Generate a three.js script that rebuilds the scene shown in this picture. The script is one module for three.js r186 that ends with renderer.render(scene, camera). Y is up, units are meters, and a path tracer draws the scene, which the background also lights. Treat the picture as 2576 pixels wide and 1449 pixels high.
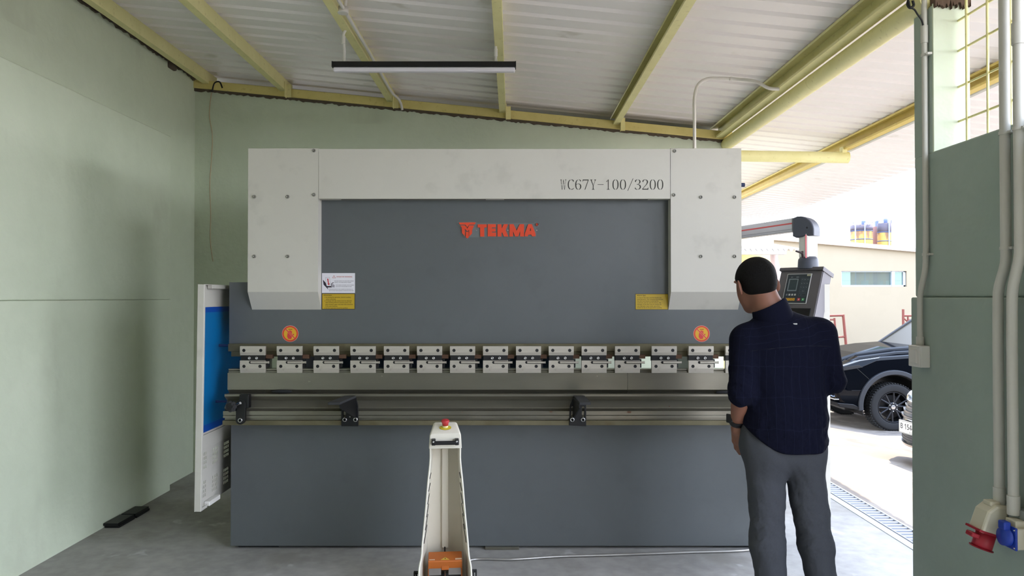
import * as THREE from 'three';
import { mergeGeometries, toCreasedNormals } from 'three/addons/utils/BufferGeometryUtils.js';
import { RoundedBoxGeometry } from 'three/addons/geometries/RoundedBoxGeometry.js';
import { TextGeometry } from 'three/addons/geometries/TextGeometry.js';
import { FontLoader } from 'three/addons/loaders/FontLoader.js';

// ------------------------------------------------------------------ camera
const W = 2576, H = 1449, F = 1936, EYE = 1.55, PITCH = Math.atan(23.5 / F);
const scene = new THREE.Scene();
const camera = new THREE.PerspectiveCamera(2 * Math.atan(H / 2 / F) * 180 / Math.PI, W / H, 0.05, 500);
camera.position.set(0, EYE, 0);
camera.rotation.x = PITCH;
scene.add(camera);
const renderer = new THREE.WebGLRenderer({ antialias: true });
renderer.toneMapping = THREE.LinearToneMapping;
renderer.toneMappingExposure = 3.45;
renderer.shadowMap.enabled = true;

// ------------------------------------------------------------------ sky and sun
const SKY_LOW = [2.9, 2.95, 3.05], SKY_TOP = [1.2, 1.6, 2.4];
{
  const w = 64, h = 128, d = new Float32Array(w * h * 4);
  for (let j = 0; j < h; j++) {
    const el = Math.sin(((j + 0.5) / h - 0.5) * Math.PI), t = Math.pow(Math.max(0, el), 0.6);
    for (let i = 0; i < w; i++) for (let c = 0; c < 4; c++)
      d[(j * w + i) * 4 + c] = c === 3 ? 1 : SKY_LOW[c] + (SKY_TOP[c] - SKY_LOW[c]) * t;
  }
  const sky = new THREE.DataTexture(d, w, h, THREE.RGBAFormat, THREE.FloatType);
  sky.mapping = THREE.EquirectangularReflectionMapping;
  sky.magFilter = sky.minFilter = THREE.LinearFilter;
  sky.needsUpdate = true;
  scene.background = sky; scene.environment = sky;
}
const sun = new THREE.DirectionalLight(0xffecd2, 4.2);
sun.position.set(4.6 + 3, 10, -3.6 - 6);
sun.target.position.set(3, 0, -6);
sun.castShadow = true;
Object.assign(sun.shadow.camera, { left: -16, right: 16, top: 16, bottom: -16, near: 0.5, far: 40 });
sun.shadow.mapSize.set(2048, 2048);
scene.add(sun, sun.target);

// ------------------------------------------------------------------ helpers
const V = (x, y, z) => new THREE.Vector3(x, y, z);
// the point seen at pixel (px, py) at distance d in front of the camera: used to measure the place
function P(px, py, d) {
  const x = (px - W / 2) / F, y = (H / 2 - py) / F, c = Math.cos(PITCH), s = Math.sin(PITCH);
  const up = y * c + s, fw = c - y * s;
  return V(x / fw * d, EYE + up / fw * d, -d);
}
let seed = 12345;
const rnd = () => { seed = (seed * 1664525 + 1013904223) >>> 0; return seed / 4294967296; };
const used = {};
function numbered(n) { const k = used[n] = (used[n] ?? -1) + 1; return k ? `${n}_${String(k).padStart(3, '0')}` : n; }
function boxUV(g) {
  const p = g.attributes.position, n = p.count, uv = new Float32Array(n * 2), a = V(), b = V(), c = V();
  for (let i = 0; i < n; i += 3) {
    a.fromBufferAttribute(p, i); b.fromBufferAttribute(p, i + 1); c.fromBufferAttribute(p, i + 2);
    const m = b.clone().sub(a).cross(c.clone().sub(a)), ax = Math.abs(m.x), ay = Math.abs(m.y), az = Math.abs(m.z);
    [a, b, c].forEach((q, k) => {
      const [u, v] = ax >= ay && ax >= az ? [q.z, q.y] : ay >= az ? [q.x, q.z] : [q.x, q.y];
      uv[(i + k) * 2] = u; uv[(i + k) * 2 + 1] = v;
    });
  }
  g.setAttribute('uv', new THREE.BufferAttribute(uv, 2));
}
function join(geos, keepUV) {
  const list = (Array.isArray(geos) ? geos.flat(3) : [geos]).map((g) => {
    g = g.index ? g.toNonIndexed() : g.clone();
    for (const k of Object.keys(g.attributes)) if (!['position', 'normal', 'uv'].includes(k)) g.deleteAttribute(k);
    if (!g.attributes.normal) g.computeVertexNormals();
    if (!keepUV || !g.attributes.uv) boxUV(g);
    return g;
  });
  return list.length === 1 ? list[0] : mergeGeometries(list);
}
function place(mesh, parent) {
  (parent || scene).add(mesh);
  if (!parent) mesh.name = numbered(mesh.name);
  mesh.castShadow = mesh.receiveShadow = true;
  return mesh;
}
// mk: geometry in the parent's own axes; mw: geometry in world metres (the parents are only moved, not turned)
function mk(name, geos, mat, parent, keepUV) {
  const m = new THREE.Mesh(join(geos, keepUV), mat); m.name = name;
  return place(m, parent);
}
function origin(o) { const v = V(0, 0, 0); for (; o && o !== scene; o = o.parent) v.add(o.position); return v; }
function mw(name, geos, mat, parent, keepUV) {
  const m = mk(name, geos, mat, parent, keepUV), o = parent ? origin(parent) : V(0, 0, 0);
  m.geometry.translate(-o.x, -o.y, -o.z);
  return m;
}
function share(name, geo, mat, parent, x, y, z) { const m = new THREE.Mesh(geo, mat); m.name = name; m.position.set(x, y, z); return place(m, parent); }
function tag(o, label, category, group) { o.userData.label = label; o.userData.category = category; if (group) o.userData.group = group; return o; }
function struct(o) { o.userData.kind = 'structure'; return o; }
function thing(name, x, y, z, label, category, group) {
  const g = new THREE.Group(); g.name = numbered(name); g.position.set(x, y, z); scene.add(g);
  return tag(g, label, category, group);
}
function sub(name, parent, x = 0, y = 0, z = 0) { const g = new THREE.Group(); g.name = name; g.position.set(x, y, z); parent.add(g); return g; }
// box from corner to corner, edges rounded by r
function box(x0, x1, y0, y1, z0, z1, r = 0.002) {
  const w = Math.abs(x1 - x0), h = Math.abs(y1 - y0), d = Math.abs(z1 - z0), m = Math.min(w, h, d);
  const g = r > 0 && m > 2.2 * r ? new RoundedBoxGeometry(w, h, d, 2, r) : new THREE.BoxGeometry(w, h, d);
  return g.translate((x0 + x1) / 2, (y0 + y1) / 2, (z0 + z1) / 2);
}
function shapeOf(pts, holes = []) {
  const s = new THREE.Shape(pts.map((p) => new THREE.Vector2(p[0], p[1])));
  for (const h of holes) s.holes.push(h.isPath || h.curves ? h : new THREE.Path(h.map((p) => new THREE.Vector2(p[0], p[1]))));
  return s;
}
function extZ(s, z0, z1, bevel = 0, holes) {
  const sh = Array.isArray(s) ? shapeOf(s, holes) : s;
  const g = new THREE.ExtrudeGeometry(sh, { depth: z1 - z0 - 2 * bevel, bevelEnabled: bevel > 0, bevelSize: bevel, bevelThickness: bevel, bevelOffset: -bevel, bevelSegments: 2, curveSegments: 16 });
  return g.translate(0, 0, z0 + bevel);
}
function extX(s, x0, x1, bevel = 0, holes) {       // the shape is drawn as (z, y)
  const g = extZ(s, 0, x1 - x0, bevel, holes);
  return g.applyMatrix4(new THREE.Matrix4().set(0, 0, -1, x1, 0, 1, 0, 0, 1, 0, 0, 0, 0, 0, 0, 1));
}
function extY(s, y0, y1, bevel = 0, holes) {       // the shape is drawn as (x, -z)
  const g = extZ(s, 0, y1 - y0, bevel, holes);
  return g.applyMatrix4(new THREE.Matrix4().set(1, 0, 0, 0, 0, 0, 1, y0, 0, -1, 0, 0, 0, 0, 0, 1));
}
function bar(a, b, r, seg = 10, r2 = r) {
  const d = b.clone().sub(a), g = new THREE.CylinderGeometry(r2, r, d.length(), seg);
  g.applyQuaternion(new THREE.Quaternion().setFromUnitVectors(V(0, 1, 0), d.clone().normalize()));
  const m = a.clone().add(b).multiplyScalar(0.5);
  return g.translate(m.x, m.y, m.z);
}
function tube(pts, r, seg = 60, rad = 10) {
  return new THREE.TubeGeometry(new THREE.CatmullRomCurve3(pts, false, 'centripetal'), seg, r, rad);
}
function lathe(pts, seg = 24) { return new THREE.LatheGeometry(pts.map((p) => new THREE.Vector2(p[0], p[1])), seg); }
function faceZ(g) { return g.rotateX(Math.PI / 2); }
function screwHead(r, h, seg = 14) { return faceZ(lathe([[0, h * 0.45], [r * 0.48, h * 0.45], [r * 0.5, h], [r * 0.85, h], [r, h * 0.7], [r, -0.002]], seg)); }
function rrect(x0, x1, y0, y1, r) {
  const s = new THREE.Shape();
  s.moveTo(x0 + r, y0); s.lineTo(x1 - r, y0); s.absarc(x1 - r, y0 + r, r, -Math.PI / 2, 0); s.lineTo(x1, y1 - r); s.absarc(x1 - r, y1 - r, r, 0, Math.PI / 2);
  s.lineTo(x0 + r, y1); s.absarc(x0 + r, y1 - r, r, Math.PI / 2, Math.PI); s.lineTo(x0, y0 + r); s.absarc(x0 + r, y0 + r, r, Math.PI, 1.5 * Math.PI);
  return s;
}

// ------------------------------------------------------------------ procedural textures
function tileNoise(cells, s) {
  const n = cells * cells, gx = new Float32Array(n), gy = new Float32Array(n); let q = s * 7919 + 17;
  for (let i = 0; i < n; i++) { q = (q * 1664525 + 1013904223) >>> 0; const a = q / 4294967296 * Math.PI * 2; gx[i] = Math.cos(a); gy[i] = Math.sin(a); }
  return (u, v) => {                                  // gradient noise that repeats, 0 to 1
    const x = (u - Math.floor(u)) * cells, y = (v - Math.floor(v)) * cells, i = Math.floor(x) % cells, j = Math.floor(y) % cells, i1 = (i + 1) % cells, j1 = (j + 1) % cells;
    const a = x - Math.floor(x), b = y - Math.floor(y), f = a * a * a * (a * (a * 6 - 15) + 10), g = b * b * b * (b * (b * 6 - 15) + 10);
    const p = j * cells + i, r = j * cells + i1, k = j1 * cells + i, l = j1 * cells + i1;
    const A = gx[p] * a + gy[p] * b, B = gx[r] * (a - 1) + gy[r] * b, C = gx[k] * a + gy[k] * (b - 1), D = gx[l] * (a - 1) + gy[l] * (b - 1);
    const m = A + (B - A) * f, o = C + (D - C) * f;
    return Math.max(0, Math.min(1, 0.5 + 0.85 * (m + (o - m) * g)));
  };
}
function fbm(cells, s, oct = 5) {
  const n = []; for (let k = 0; k < oct; k++) n.push(tileNoise(cells << k, s + k));
  return (u, v) => { let a = 0, w = 0.5, t = 0; for (const f of n) { a += f(u, v) * w; t += w; w *= 0.55; } return a / t; };
}
function tex(size, metres, fn, srgb = true, size2 = size, metres2 = metres) {
  const d = new Uint8Array(size * size2 * 4);
  for (let j = 0; j < size2; j++) for (let i = 0; i < size; i++) {
    const c = fn(i / size, j / size2);
    for (let k = 0; k < 3; k++) d[(j * size + i) * 4 + k] = Math.max(0, Math.min(255, Array.isArray(c) ? c[k] : c));
    d[(j * size + i) * 4 + 3] = 255;
  }
  const t = new THREE.DataTexture(d, size, size2);
  t.wrapS = t.wrapT = THREE.RepeatWrapping; t.magFilter = THREE.LinearFilter; t.minFilter = THREE.LinearMipmapLinearFilter; t.generateMipmaps = true;
  if (srgb) t.colorSpace = THREE.SRGBColorSpace;
  t.repeat.set(1 / metres, 1 / metres2); t.needsUpdate = true;
  return t;
}
function canvasTex(w, h, draw) {
  const c = document.createElement('canvas'); c.width = w; c.height = h;
  draw(c.getContext('2d'), w, h);
  const t = new THREE.CanvasTexture(c); t.colorSpace = THREE.SRGBColorSpace; t.magFilter = THREE.LinearFilter;
  return t;
}
const mixc = (a, b, t) => a.map((v, i) => v + (b[i] - v) * t);
const st = (e0, e1, x) => { const t = Math.max(0, Math.min(1, (x - e0) / (e1 - e0))); return t * t * (3 - 2 * t); };
const mat = (color, roughness = 0.6, metalness = 0, extra = {}) => new THREE.MeshStandardMaterial({ color, roughness, metalness, ...extra });
const phys = (color, roughness, metalness, extra) => new THREE.MeshPhysicalMaterial({ color, roughness, metalness, ...extra });

const nA = fbm(4, 1), nB = fbm(8, 21), nC = fbm(32, 41, 4), nD = fbm(3, 61, 6), nE = (() => { const t = new Float32Array(65536); let q = 99; for (let i = 0; i < 65536; i++) { q = (q * 1664525 + 1013904223) >>> 0; t[i] = q / 4294967296; } return (u, v) => t[(Math.floor(v * 256) & 255) * 256 + (Math.floor(u * 256) & 255)]; })();
const bumpPlaster = tex(512, 1.6, (u, v) => 255 * (0.55 * nB(u, v) + 0.45 * nC(u, v)), false);
const M = {};
M.mint = mat(0xffffff, 0.72, 0, {
  map: tex(1024, 3.1, (u, v) => {
    const a = nA(u, v) - 0.5, b = nC(u, v) - 0.5, s = st(0.64, 0.78, nD(u + 0.3, v * 0.6));
    return mixc([207 + a * 14 + b * 5, 216 + a * 12 + b * 5, 194 + a * 14 + b * 5], [190, 196, 176], s * 0.5);
  }), bumpMap: bumpPlaster, bumpScale: 0.004,
});
M.mintShaded = mat(0xffffff, 0.75, 0, {  // mint darkened and greyed: the right wall's shade is put into its colour
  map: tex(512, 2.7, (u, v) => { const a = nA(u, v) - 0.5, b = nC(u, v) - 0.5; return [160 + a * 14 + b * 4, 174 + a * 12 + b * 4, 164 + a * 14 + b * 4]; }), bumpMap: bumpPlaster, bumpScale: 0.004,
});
M.concrete = mat(0xffffff, 0.85, 0, {
  map: tex(1024, 2.6, (u, v) => {
    const a = nA(u, v), b = nC(u + 0.2, v), c = nD(u, v + 0.4), k = 160 + (a - 0.5) * 54 + (b - 0.5) * 26, s = st(0.56, 0.72, c), w = st(0.7, 0.78, nB(u + 0.6, v));
    return mixc(mixc([k, k * 0.985, k * 0.965], [128, 124, 116], s * 0.55), [204, 204, 206], w * 0.5);
  }), bumpMap: bumpPlaster, bumpScale: 0.0015,
});
M.yard = mat(0xffffff, 0.85, 0, {
  map: tex(1024, 5.2, (u, v) => {
    const s = st(0.47, 0.6, nD(u, v * 1.0)), b = nC(u, v) - 0.5, t = st(0.62, 0.75, nB(u, v + 0.3));
    return mixc(mixc([128 + b * 22, 120 + b * 22, 111 + b * 22], [106, 96, 87], s), [80, 73, 68], t * 0.6);
  }), bumpMap: bumpPlaster, bumpScale: 0.006,
});
M.sheet = mat(0xffffff, 0.42, 0, {
  map: tex(512, 4.3, (u, v) => { const a = nA(u, v) - 0.5, b = nB(u, v + 0.5), s = st(0.7, 0.8, b); return mixc([241 + a * 8, 236 + a * 8, 234 + a * 8], [206, 198, 188], s * 0.6); }),
});
M.cream = mat(0xffffff, 0.5, 0, {
  map: tex(512, 1.3, (u, v) => { const a = nB(u, v) - 0.5, s = st(0.66, 0.8, nC(u, v)); return mixc([228 + a * 16, 221 + a * 16, 160 + a * 22], [186, 172, 118], s * 0.35); }),
  bumpMap: bumpPlaster, bumpScale: 0.001,
});
M.yellow = mat(0xffffff, 0.45, 0, {
  map: tex(512, 1.1, (u, v) => { const a = nB(u, v) - 0.5, s = st(0.64, 0.8, nC(u, v)); return mixc([216 + a * 18, 190 + a * 18, 100 + a * 24], [176, 148, 76], s * 0.3); }),
});
M.beam = mat(0xffffff, 0.5, 0, { map: tex(512, 1.2, (u, v) => { const a = nB(u, v) - 0.5, s = st(0.62, 0.8, nC(u, v)); return mixc([222 + a * 18, 206 + a * 18, 132 + a * 22], [182, 162, 96], s * 0.35); }) });
M.mortar = mat(0x5b5145, 0.95, 0, { bumpMap: bumpPlaster, bumpScale: 0.02 });
M.brick = mat(0x5c4a3e, 0.95, 0, { bumpMap: bumpPlaster, bumpScale: 0.02 });
const smudge = (base, amt, s) => tex(512, 1.7, (u, v) => { const a = nA(u + s, v) - 0.5, t = st(0.6, 0.78, nB(u, v + s)); return mixc(base.map((c) => c + a * 6), base.map((c) => c * 0.86), t * amt); });
M.guard = mat(0xffffff, 0.42, 0, { map: smudge([196, 193, 184], 0.28, 0.1) });
M.ramGrey = mat(0xffffff, 0.4, 0, { map: smudge([88, 92, 94], 0.2, 0.4), bumpMap: tex(512, 0.11, (u, v) => 255 * nE(u, v), false), bumpScale: 0.00012 });
M.steel = mat(0xffffff, 0.42, 0.55, {
  map: tex(1024, 1.9, (u, v) => { const a = nB(u * 0.5, v * 3) - 0.5, s = st(0.6, 0.75, nD(u, v)); return mixc([120 + a * 14, 117 + a * 14, 106 + a * 13], [104, 97, 82], s * 0.25); }),
  roughnessMap: tex(512, 1.3, (u, v) => 120 + 60 * nB(u, v * 2), false),
});
M.oilySteel = mat(0xffffff, 0.55, 0.6, {
  map: tex(1024, 1.4, (u, v) => { const a = nB(u, v * 2) - 0.5, s = st(0.52, 0.7, nD(u + 0.2, v)); return mixc([110 + a * 34, 104 + a * 32, 82 + a * 30], [88, 76, 50], s * 0.6); }),
});
M.clampSteel = mat(0xffffff, 0.4, 0.35, {
  map: tex(512, 0.42, (u, v) => { const a = nB(u * 0.5, v * 4) - 0.5, s = st(0.66, 0.76, nB(u + 0.3, v)); return mixc([184 + a * 20, 178 + a * 20, 167 + a * 20], [158, 150, 136], s * 0.4); }),
});
M.black = mat(0x0b0b0e, 0.5, 0.1);
M.blackSteel = mat(0x101114, 0.45, 0.3);
M.rubber = mat(0x17181a, 0.85);
M.bolt = mat(0x8d8c86, 0.4, 0.6);
M.chrome = mat(0xc9c9c9, 0.22, 0.9);
M.white = mat(0xdedcd6, 0.45);
M.pvc = mat(0xd9d6cf, 0.4);
M.pvcDull = mat(0xc3c1b9, 0.5);
M.blueFilm = phys(0x0a6fae, 0.28, 0, { clearcoat: 0.5, clearcoatRoughness: 0.2 });
M.blueEdge = phys(0x0b49a8, 0.3, 0, { clearcoat: 0.4 });
M.blueDark = mat(0x1a2b52, 0.5, 0.1);
M.steelBlue = mat(0x4a6076, 0.5, 0.1);
M.logo = mat(0xd4472a, 0.35);
M.letter = mat(0x2b2925, 0.7);
M.rust = mat(0x5d4433, 0.85, 0.2);
// ------------------------------------------------------------------ the shell
const roofY = (x) => 3.28 - 0.1 * x;
const eaveX = (d) => 4.12 + 0.037 * (d - 7.93);
const XW = 1.9, DB = 6.85;                                  // right wall face, back wall face
const floorM = struct(mw('floor', box(-3.05, 2.455, -0.2, 0, -16, 4.5, 0), M.concrete));
{
  const quads = [
    [[2.68, 0, 40], [5.2, -0.41, 40], [5.2, -0.41, -160], [2.68, 0, -160]],
    [[5.2, -0.41, 40], [90, -0.41, 40], [90, -0.41, -160], [5.2, -0.41, -160]],
    [[-70, -0.03, 40], [2.68, -0.03, 40], [2.68, -0.03, 4.5], [-70, -0.03, 4.5]],
    [[-70, -0.03, -16], [2.68, -0.03, -16], [2.68, -0.03, -160], [-70, -0.03, -160]],
    [[-70, -0.03, 4.5], [-3.05, -0.03, 4.5], [-3.05, -0.03, -16], [-70, -0.03, -16]],
  ].map((q) => {
    const g = new THREE.BufferGeometry();
    g.setAttribute('position', new THREE.Float32BufferAttribute([0, 1, 2, 0, 2, 3].flatMap((i) => q[i]), 3));
    g.computeVertexNormals();
    return g;
  });
  struct(mw('ground', quads, M.yard));
}
// drain along the edge of the floor
{
  const g = thing('floor_drain', 2.6, 0, -6, 'long slotted steel drain along the sunlit edge of the concrete floor', 'drain');
  const dM = mat(0x9a9da6, 0.6, 0), dk = mat(0x0c0b0c, 0.95);
  mw('trench', [box(2.53, 2.68, -0.2, -0.18, -16, 4.5, 0), box(2.66, 2.68, -0.2, -0.004, -16, 4.5, 0), box(2.515, 2.532, -0.2, -0.012, -16, 4.5, 0)], dk, g);
  mw('edge_strip', box(2.461, 2.516, -0.19, 0.003, -16, 4.5, 0.002), mat(0xc3c8cc, 0.5, 0.2), g);
  mw('rim', box(2.523, 2.535, -0.1, 0.006, -16, 4.5, 0.002), dM, g);
  mw('rim', box(2.655, 2.668, -0.1, 0.006, -16, 4.5, 0.002), dM, g);
  const slat = join(box(-0.061, 0.061, -0.012, 0.004, -0.013, 0.013, 0.003));
  for (let d = 3.4; d < 9.6; d += 0.062) share('slat', slat, dM, g, 2.595 - 2.6, 0, -d + 6);
  const rest = []; for (let d = 9.62; d < 15.9; d += 0.062) rest.push(box(2.534, 2.656, -0.03, 0.004, -d - 0.016, -d + 0.016, 0));
  for (let d = 3.34; d > -4.4; d -= 0.062) rest.push(box(2.534, 2.656, -0.03, 0.004, -d - 0.016, -d + 0.016, 0));
  mw('far_slats', rest, dM, g).userData.kind = 'stuff';
}
// left wall: the lower part stands proud of the upper one, with a faint seam at chest height
struct(mw('wall_left', [
  box(-3.05, -2.83, 0, 3.5, -9.2, 4.5, 0), box(-2.9, -2.75, 1.5318, 2.85, -6.2, 4.5, 0.012),
  box(-2.9, -2.747, 0, 1.5312, -6.2, 4.5, 0.002),
], M.mint));
const backTop = (x) => 3.403 - 0.098 * (x + 2.79);
struct(mw('wall_back', extZ([[-2.86, 0], [1.88, 0], [1.88, backTop(1.88)], [-2.86, backTop(-2.86)]], -DB - 0.15, -DB), M.mint));
// right wall: low wall, pier at its far end, opening with bars; unseen gap beside the camera added to let daylight in
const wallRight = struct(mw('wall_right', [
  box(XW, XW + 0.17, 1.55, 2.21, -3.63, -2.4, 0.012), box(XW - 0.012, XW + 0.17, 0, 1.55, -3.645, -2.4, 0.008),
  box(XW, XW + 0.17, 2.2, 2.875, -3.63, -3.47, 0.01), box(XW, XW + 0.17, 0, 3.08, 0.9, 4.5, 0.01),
], M.mintShaded));
mw('reveal', box(XW + 0.003, XW + 0.169, 2.205, 2.88, -3.475, -3.464, 0.003), M.mint, wallRight).userData.label = 'paler mint reveal of the barred opening';
struct(mw('wall_rear', [box(-3.05, 1.88, 0, 3.1, -9.2, -9.05, 0), box(1.8, 1.88, 0, 3.05, -9.05, -7.0, 0)], M.mint));
struct(mw('wall_front', box(-3.05, 2.6, 0, 3.7, 4.5, 4.65, 0), M.mint));
function ragged(a, b, up, h, amp, n, s) {          // a broken strip of mortar between two points, hanging down from them
  const dir = b.clone().sub(a), L = dir.length(), f = tileNoise(64, s), pts = [[0, 0]];
  for (let i = 0; i <= n; i++) { const t = i / n; pts.push([t * L, -(h + amp * (f(t * 2.3, 0.3) + 0.6 * f(t * 7.7, 0.7) - 0.8))]); }
  pts.push([L, 0]);
  const g = extZ(pts.reverse(), -0.02, 0.02), x = dir.normalize(), z = x.clone().cross(up).normalize(), y = z.clone().cross(x);
  return g.applyMatrix4(new THREE.Matrix4().makeBasis(x, y, z)).translate(a.x, a.y, a.z);
}
struct(mw('trim_1', [ragged(V(-2.85, backTop(-2.85) + 0.012, -DB - 0.0), V(1.9, backTop(1.9) + 0.012, -DB), V(0, 1, 0), 0.026, 0.02, 240, 3)], M.mortar));
struct(mw('trim_2', [ragged(V(-2.835, 3.56, 4.5), V(-2.835, 3.56, -DB), V(0, 1, 0), 0.075, 0.03, 420, 9), box(-2.84, -2.8, 3.44, 3.53, -6.42, -6.3, 0.015)], M.mortar));
struct(mw('trim_3', [box(XW + 0.01, XW + 0.16, 2.875, 2.935, -3.62, -3.48, 0.015), ragged(V(XW + 0.005, 2.895, -3.466), V(XW + 0.165, 2.895, -3.466), V(0, 1, 0), 0.03, 0.05, 40, 13)], M.brick));

// roof: ribbed sheets running across, seen from below
{
  const prof = []; const pitch = 0.19;
  for (let z = 5.0; z > -15.6; z -= pitch) prof.push([z, 0], [z - 0.128, 0], [z - 0.143, 0.034], [z - 0.17, 0.034]);
  prof.push([prof[prof.length - 1][0] - 0.018, 0]);
  const pos = [], tri = (a, b, c) => pos.push(...a, ...b, ...c), t = 0.004, x0 = -3.12;
  const edge = (z) => (z > -2.6 ? 2.15 : eaveX(-z)), low = (z, h) => [[x0, roofY(x0) + h, z], [edge(z), roofY(edge(z)) + h, z]];  // canopy cut back out of view near the camera, shaped to admit sun
  for (let i = 0; i < prof.length - 1; i++) {
    const [a0, a1] = low(...prof[i]), [b0, b1] = low(...prof[i + 1]), u = (p) => [p[0], p[1] + t, p[2]];
    tri(a0, b0, b1); tri(a0, b1, a1);
    tri(u(a0), u(b1), u(b0)); tri(u(a0), u(a1), u(b1));
    tri(a1, b1, u(b1)); tri(a1, u(b1), u(a1)); tri(a0, u(b0), b0); tri(a0, u(a0), u(b0));
  }
  const g = new THREE.BufferGeometry();
  g.setAttribute('position', new THREE.Float32BufferAttribute(pos, 3)); g.computeVertexNormals();
  struct(mw('ceiling', g, M.sheet));
}
// ------------------------------------------------------------------ roof steel
function purlin(x, d0, d1, w, h, material, label, skew = 0) {
  const t = 0.004, l = 0.016, y = roofY(x + w / 2) - h;
  const pts = [[-w / 2, 0], [w / 2, 0], [w / 2, h], [-w / 2, h], [-w / 2, h - l], [-w / 2 + t, h - l], [-w / 2 + t, h - t], [w / 2 - t, h - t], [w / 2 - t, t], [-w / 2 + t, t], [-w / 2 + t, l], [-w / 2, l]];
  const g = extZ(pts, -d1, -d0).translate(0, 0, (d0 + d1) / 2);
  if (skew) g.applyMatrix4(new THREE.Matrix4().makeShear(0, 0, 0, 0, -skew, 0));
  const o = thing('roof_purlin', x, y, -(d0 + d1) / 2, label, 'roof beam', 'yellow roof purlins');
  const m = new THREE.Mesh(join(g), material); m.name = 'channel'; place(m, o);
  return o;
}
const clip = (o, x, d) => mw('clip', [box(x + 0.03, x + 0.035, roofY(x) - 0.17, roofY(x) - 0.035, -d, -d + 0.05, 0), box(x + 0.03, x + 0.075, roofY(x) - 0.165, roofY(x) - 0.05, -d + 0.0, -d + 0.005, 0)], M.cream, o);
const pn = [
  [-2.72, 'yellow roof purlin hard against the top of the left wall'],
  [-2.03, 'second yellow roof purlin from the left wall, above the corner of the room'],
  [-1.08, 'yellow roof purlin carrying the white conduit and the left lamp hanger'],
  [-0.085, 'yellow roof purlin straight above the middle, over the right end of the lamp'],
  [0.925, 'yellow roof purlin with a dark open side, right of the hanging lamp'],
];
for (const [x, label] of pn) { const o = purlin(x, -4.4, 7.0, 0.055, 0.1, M.cream, label); if (x > -2.5) clip(o, x, 6.79); }
{
  const o = purlin(1.845, -4.4, 7.0, 0.075, 0.125, M.cream, 'wide yellow roof beam right above the round cream pipe');
  o.userData.group = undefined; delete o.userData.group;
  const c = purlin(3.04, 2.4, 15.4, 0.06, 0.1, M.yellow, 'deep yellow purlin under the outer canopy with conduit clipped along it', 0.02);
  delete c.userData.group;
  mk('conduit', [bar(V(0.062, 0.012, 6.5), V(0.062, 0.012, -6.5), 0.0125), bar(V(0.09, 0.014, 6.5), V(0.09, 0.014, -6.5), 0.008)].map((g) => g.applyMatrix4(new THREE.Matrix4().makeShear(0, 0, 0, 0, -0.02, 0))), M.pvcDull, c);
}
{
  const a = Math.atan(0.098), L = 4.8 / Math.cos(a);
  const g = box(-L / 2, L / 2, 0, 0.075, -0.05, 0.05, 0.006).rotateZ(-a).translate(-0.45, backTop(-0.45) + 0.006, -DB - 0.015);
  tag(mw('wall_beam', g, M.beam), 'sloping ochre beam along the top of the back wall', 'roof beam');
}
tag(mw('round_beam', [bar(V(1.915, 2.915, -3.5), V(1.915, 2.915, -6.95), 0.052, 24), bar(V(1.915, 2.915, -4.86), V(1.915, 2.915, -4.868), 0.0535, 24)], M.cream), 'round cream pipe beam from the pier to the back wall corner', 'pipe');
{
  const o = thing('bracket_pipe', 2.4, 2.81, -6.9, 'short horizontal cream pipe sticking out beside the white machine hood', 'pipe');
  mw('arm', [bar(V(1.75, 2.825, -6.9), V(3.02, 2.805, -6.9), 0.05, 24)], M.cream, o);
  mw('upright', [box(2.955, 3.0, 2.84, 2.9, -6.93, -6.87, 0.003)], M.cream, o);
}
// ------------------------------------------------------------------ lamp, conduits, cables
{
  const a = P(838, 164, 5), b = P(1297, 164, 5), y = a.y, o = thing('linear_lamp', (a.x + b.x) / 2, y, -5, 'long black linear lamp with a white diffuser hanging from the roof', 'lamp');
  mw('housing', box(a.x, b.x, y - 0.017, y + 0.017, -5.03, -4.97, 0.003), M.black, o);
  mw('diffuser', box(a.x + 0.003, b.x - 0.003, y - 0.047, y - 0.016, -5.022, -4.978, 0.01), mat(0xe9e6ef, 0.35), o);
  for (const px of [a.x, b.x]) mw('end_cap', box(px - 0.003, px + 0.003, y - 0.02, y + 0.018, -5.032, -4.968, 0.001), M.black, o);
  const h1 = P(866, 157, 5), h2 = P(1247, 157, 5);
  mw('hanger', [tube([V(h1.x, y + 0.01, -5), V(h1.x, y + 0.1, -5), V(h1.x - 0.004, 3.26, -4.99), V(h1.x + 0.01, 3.29, -4.99)], 0.0095, 20), bar(V(h1.x, y + 0.016, -5), V(h1.x, y + 0.035, -5), 0.013), bar(V(h1.x - 0.004, 3.2, -4.99), V(h1.x - 0.003, 3.25, -4.99), 0.013)], M.pvc, o);
  mw('hanger', [bar(V(h2.x, y + 0.01, -5), V(h2.x, roofY(h2.x) - 0.1, -5), 0.0095), bar(V(h2.x, y + 0.016, -5), V(h2.x, y + 0.035, -5), 0.013), bar(V(h2.x, 3.12, -5), V(h2.x, 3.17, -5), 0.013)], M.pvc, o);
}
{
  const x = -1.02, y = roofY(x) - 0.085, o = thing('ceiling_conduit', x, y, -5.5, 'white conduit with a junction box running along a roof purlin', 'pipe');
  mw('pipe', tube([V(x, y, 4.4), V(x, y, 0), V(x, y, -4.62)], 0.0115, 30), M.pvc, o);
  mw('pipe', tube([V(x, y, -4.72), V(x, y, -5.6), V(x, y - 0.005, -6.55), V(x + 0.04, y - 0.03, -6.74), V(x + 0.05, y - 0.09, -6.78)], 0.0115, 40), M.pvc, o);
  mw('junction_box', [lathe([[0, -0.018], [0.03, -0.018], [0.034, -0.012], [0.034, 0.02], [0, 0.02]]).translate(x - 0.01, y, -4.67), bar(V(x, y, -4.67), V(x + 0.01, y + 0.075, -4.66), 0.011)], M.pvc, o);
}
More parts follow.
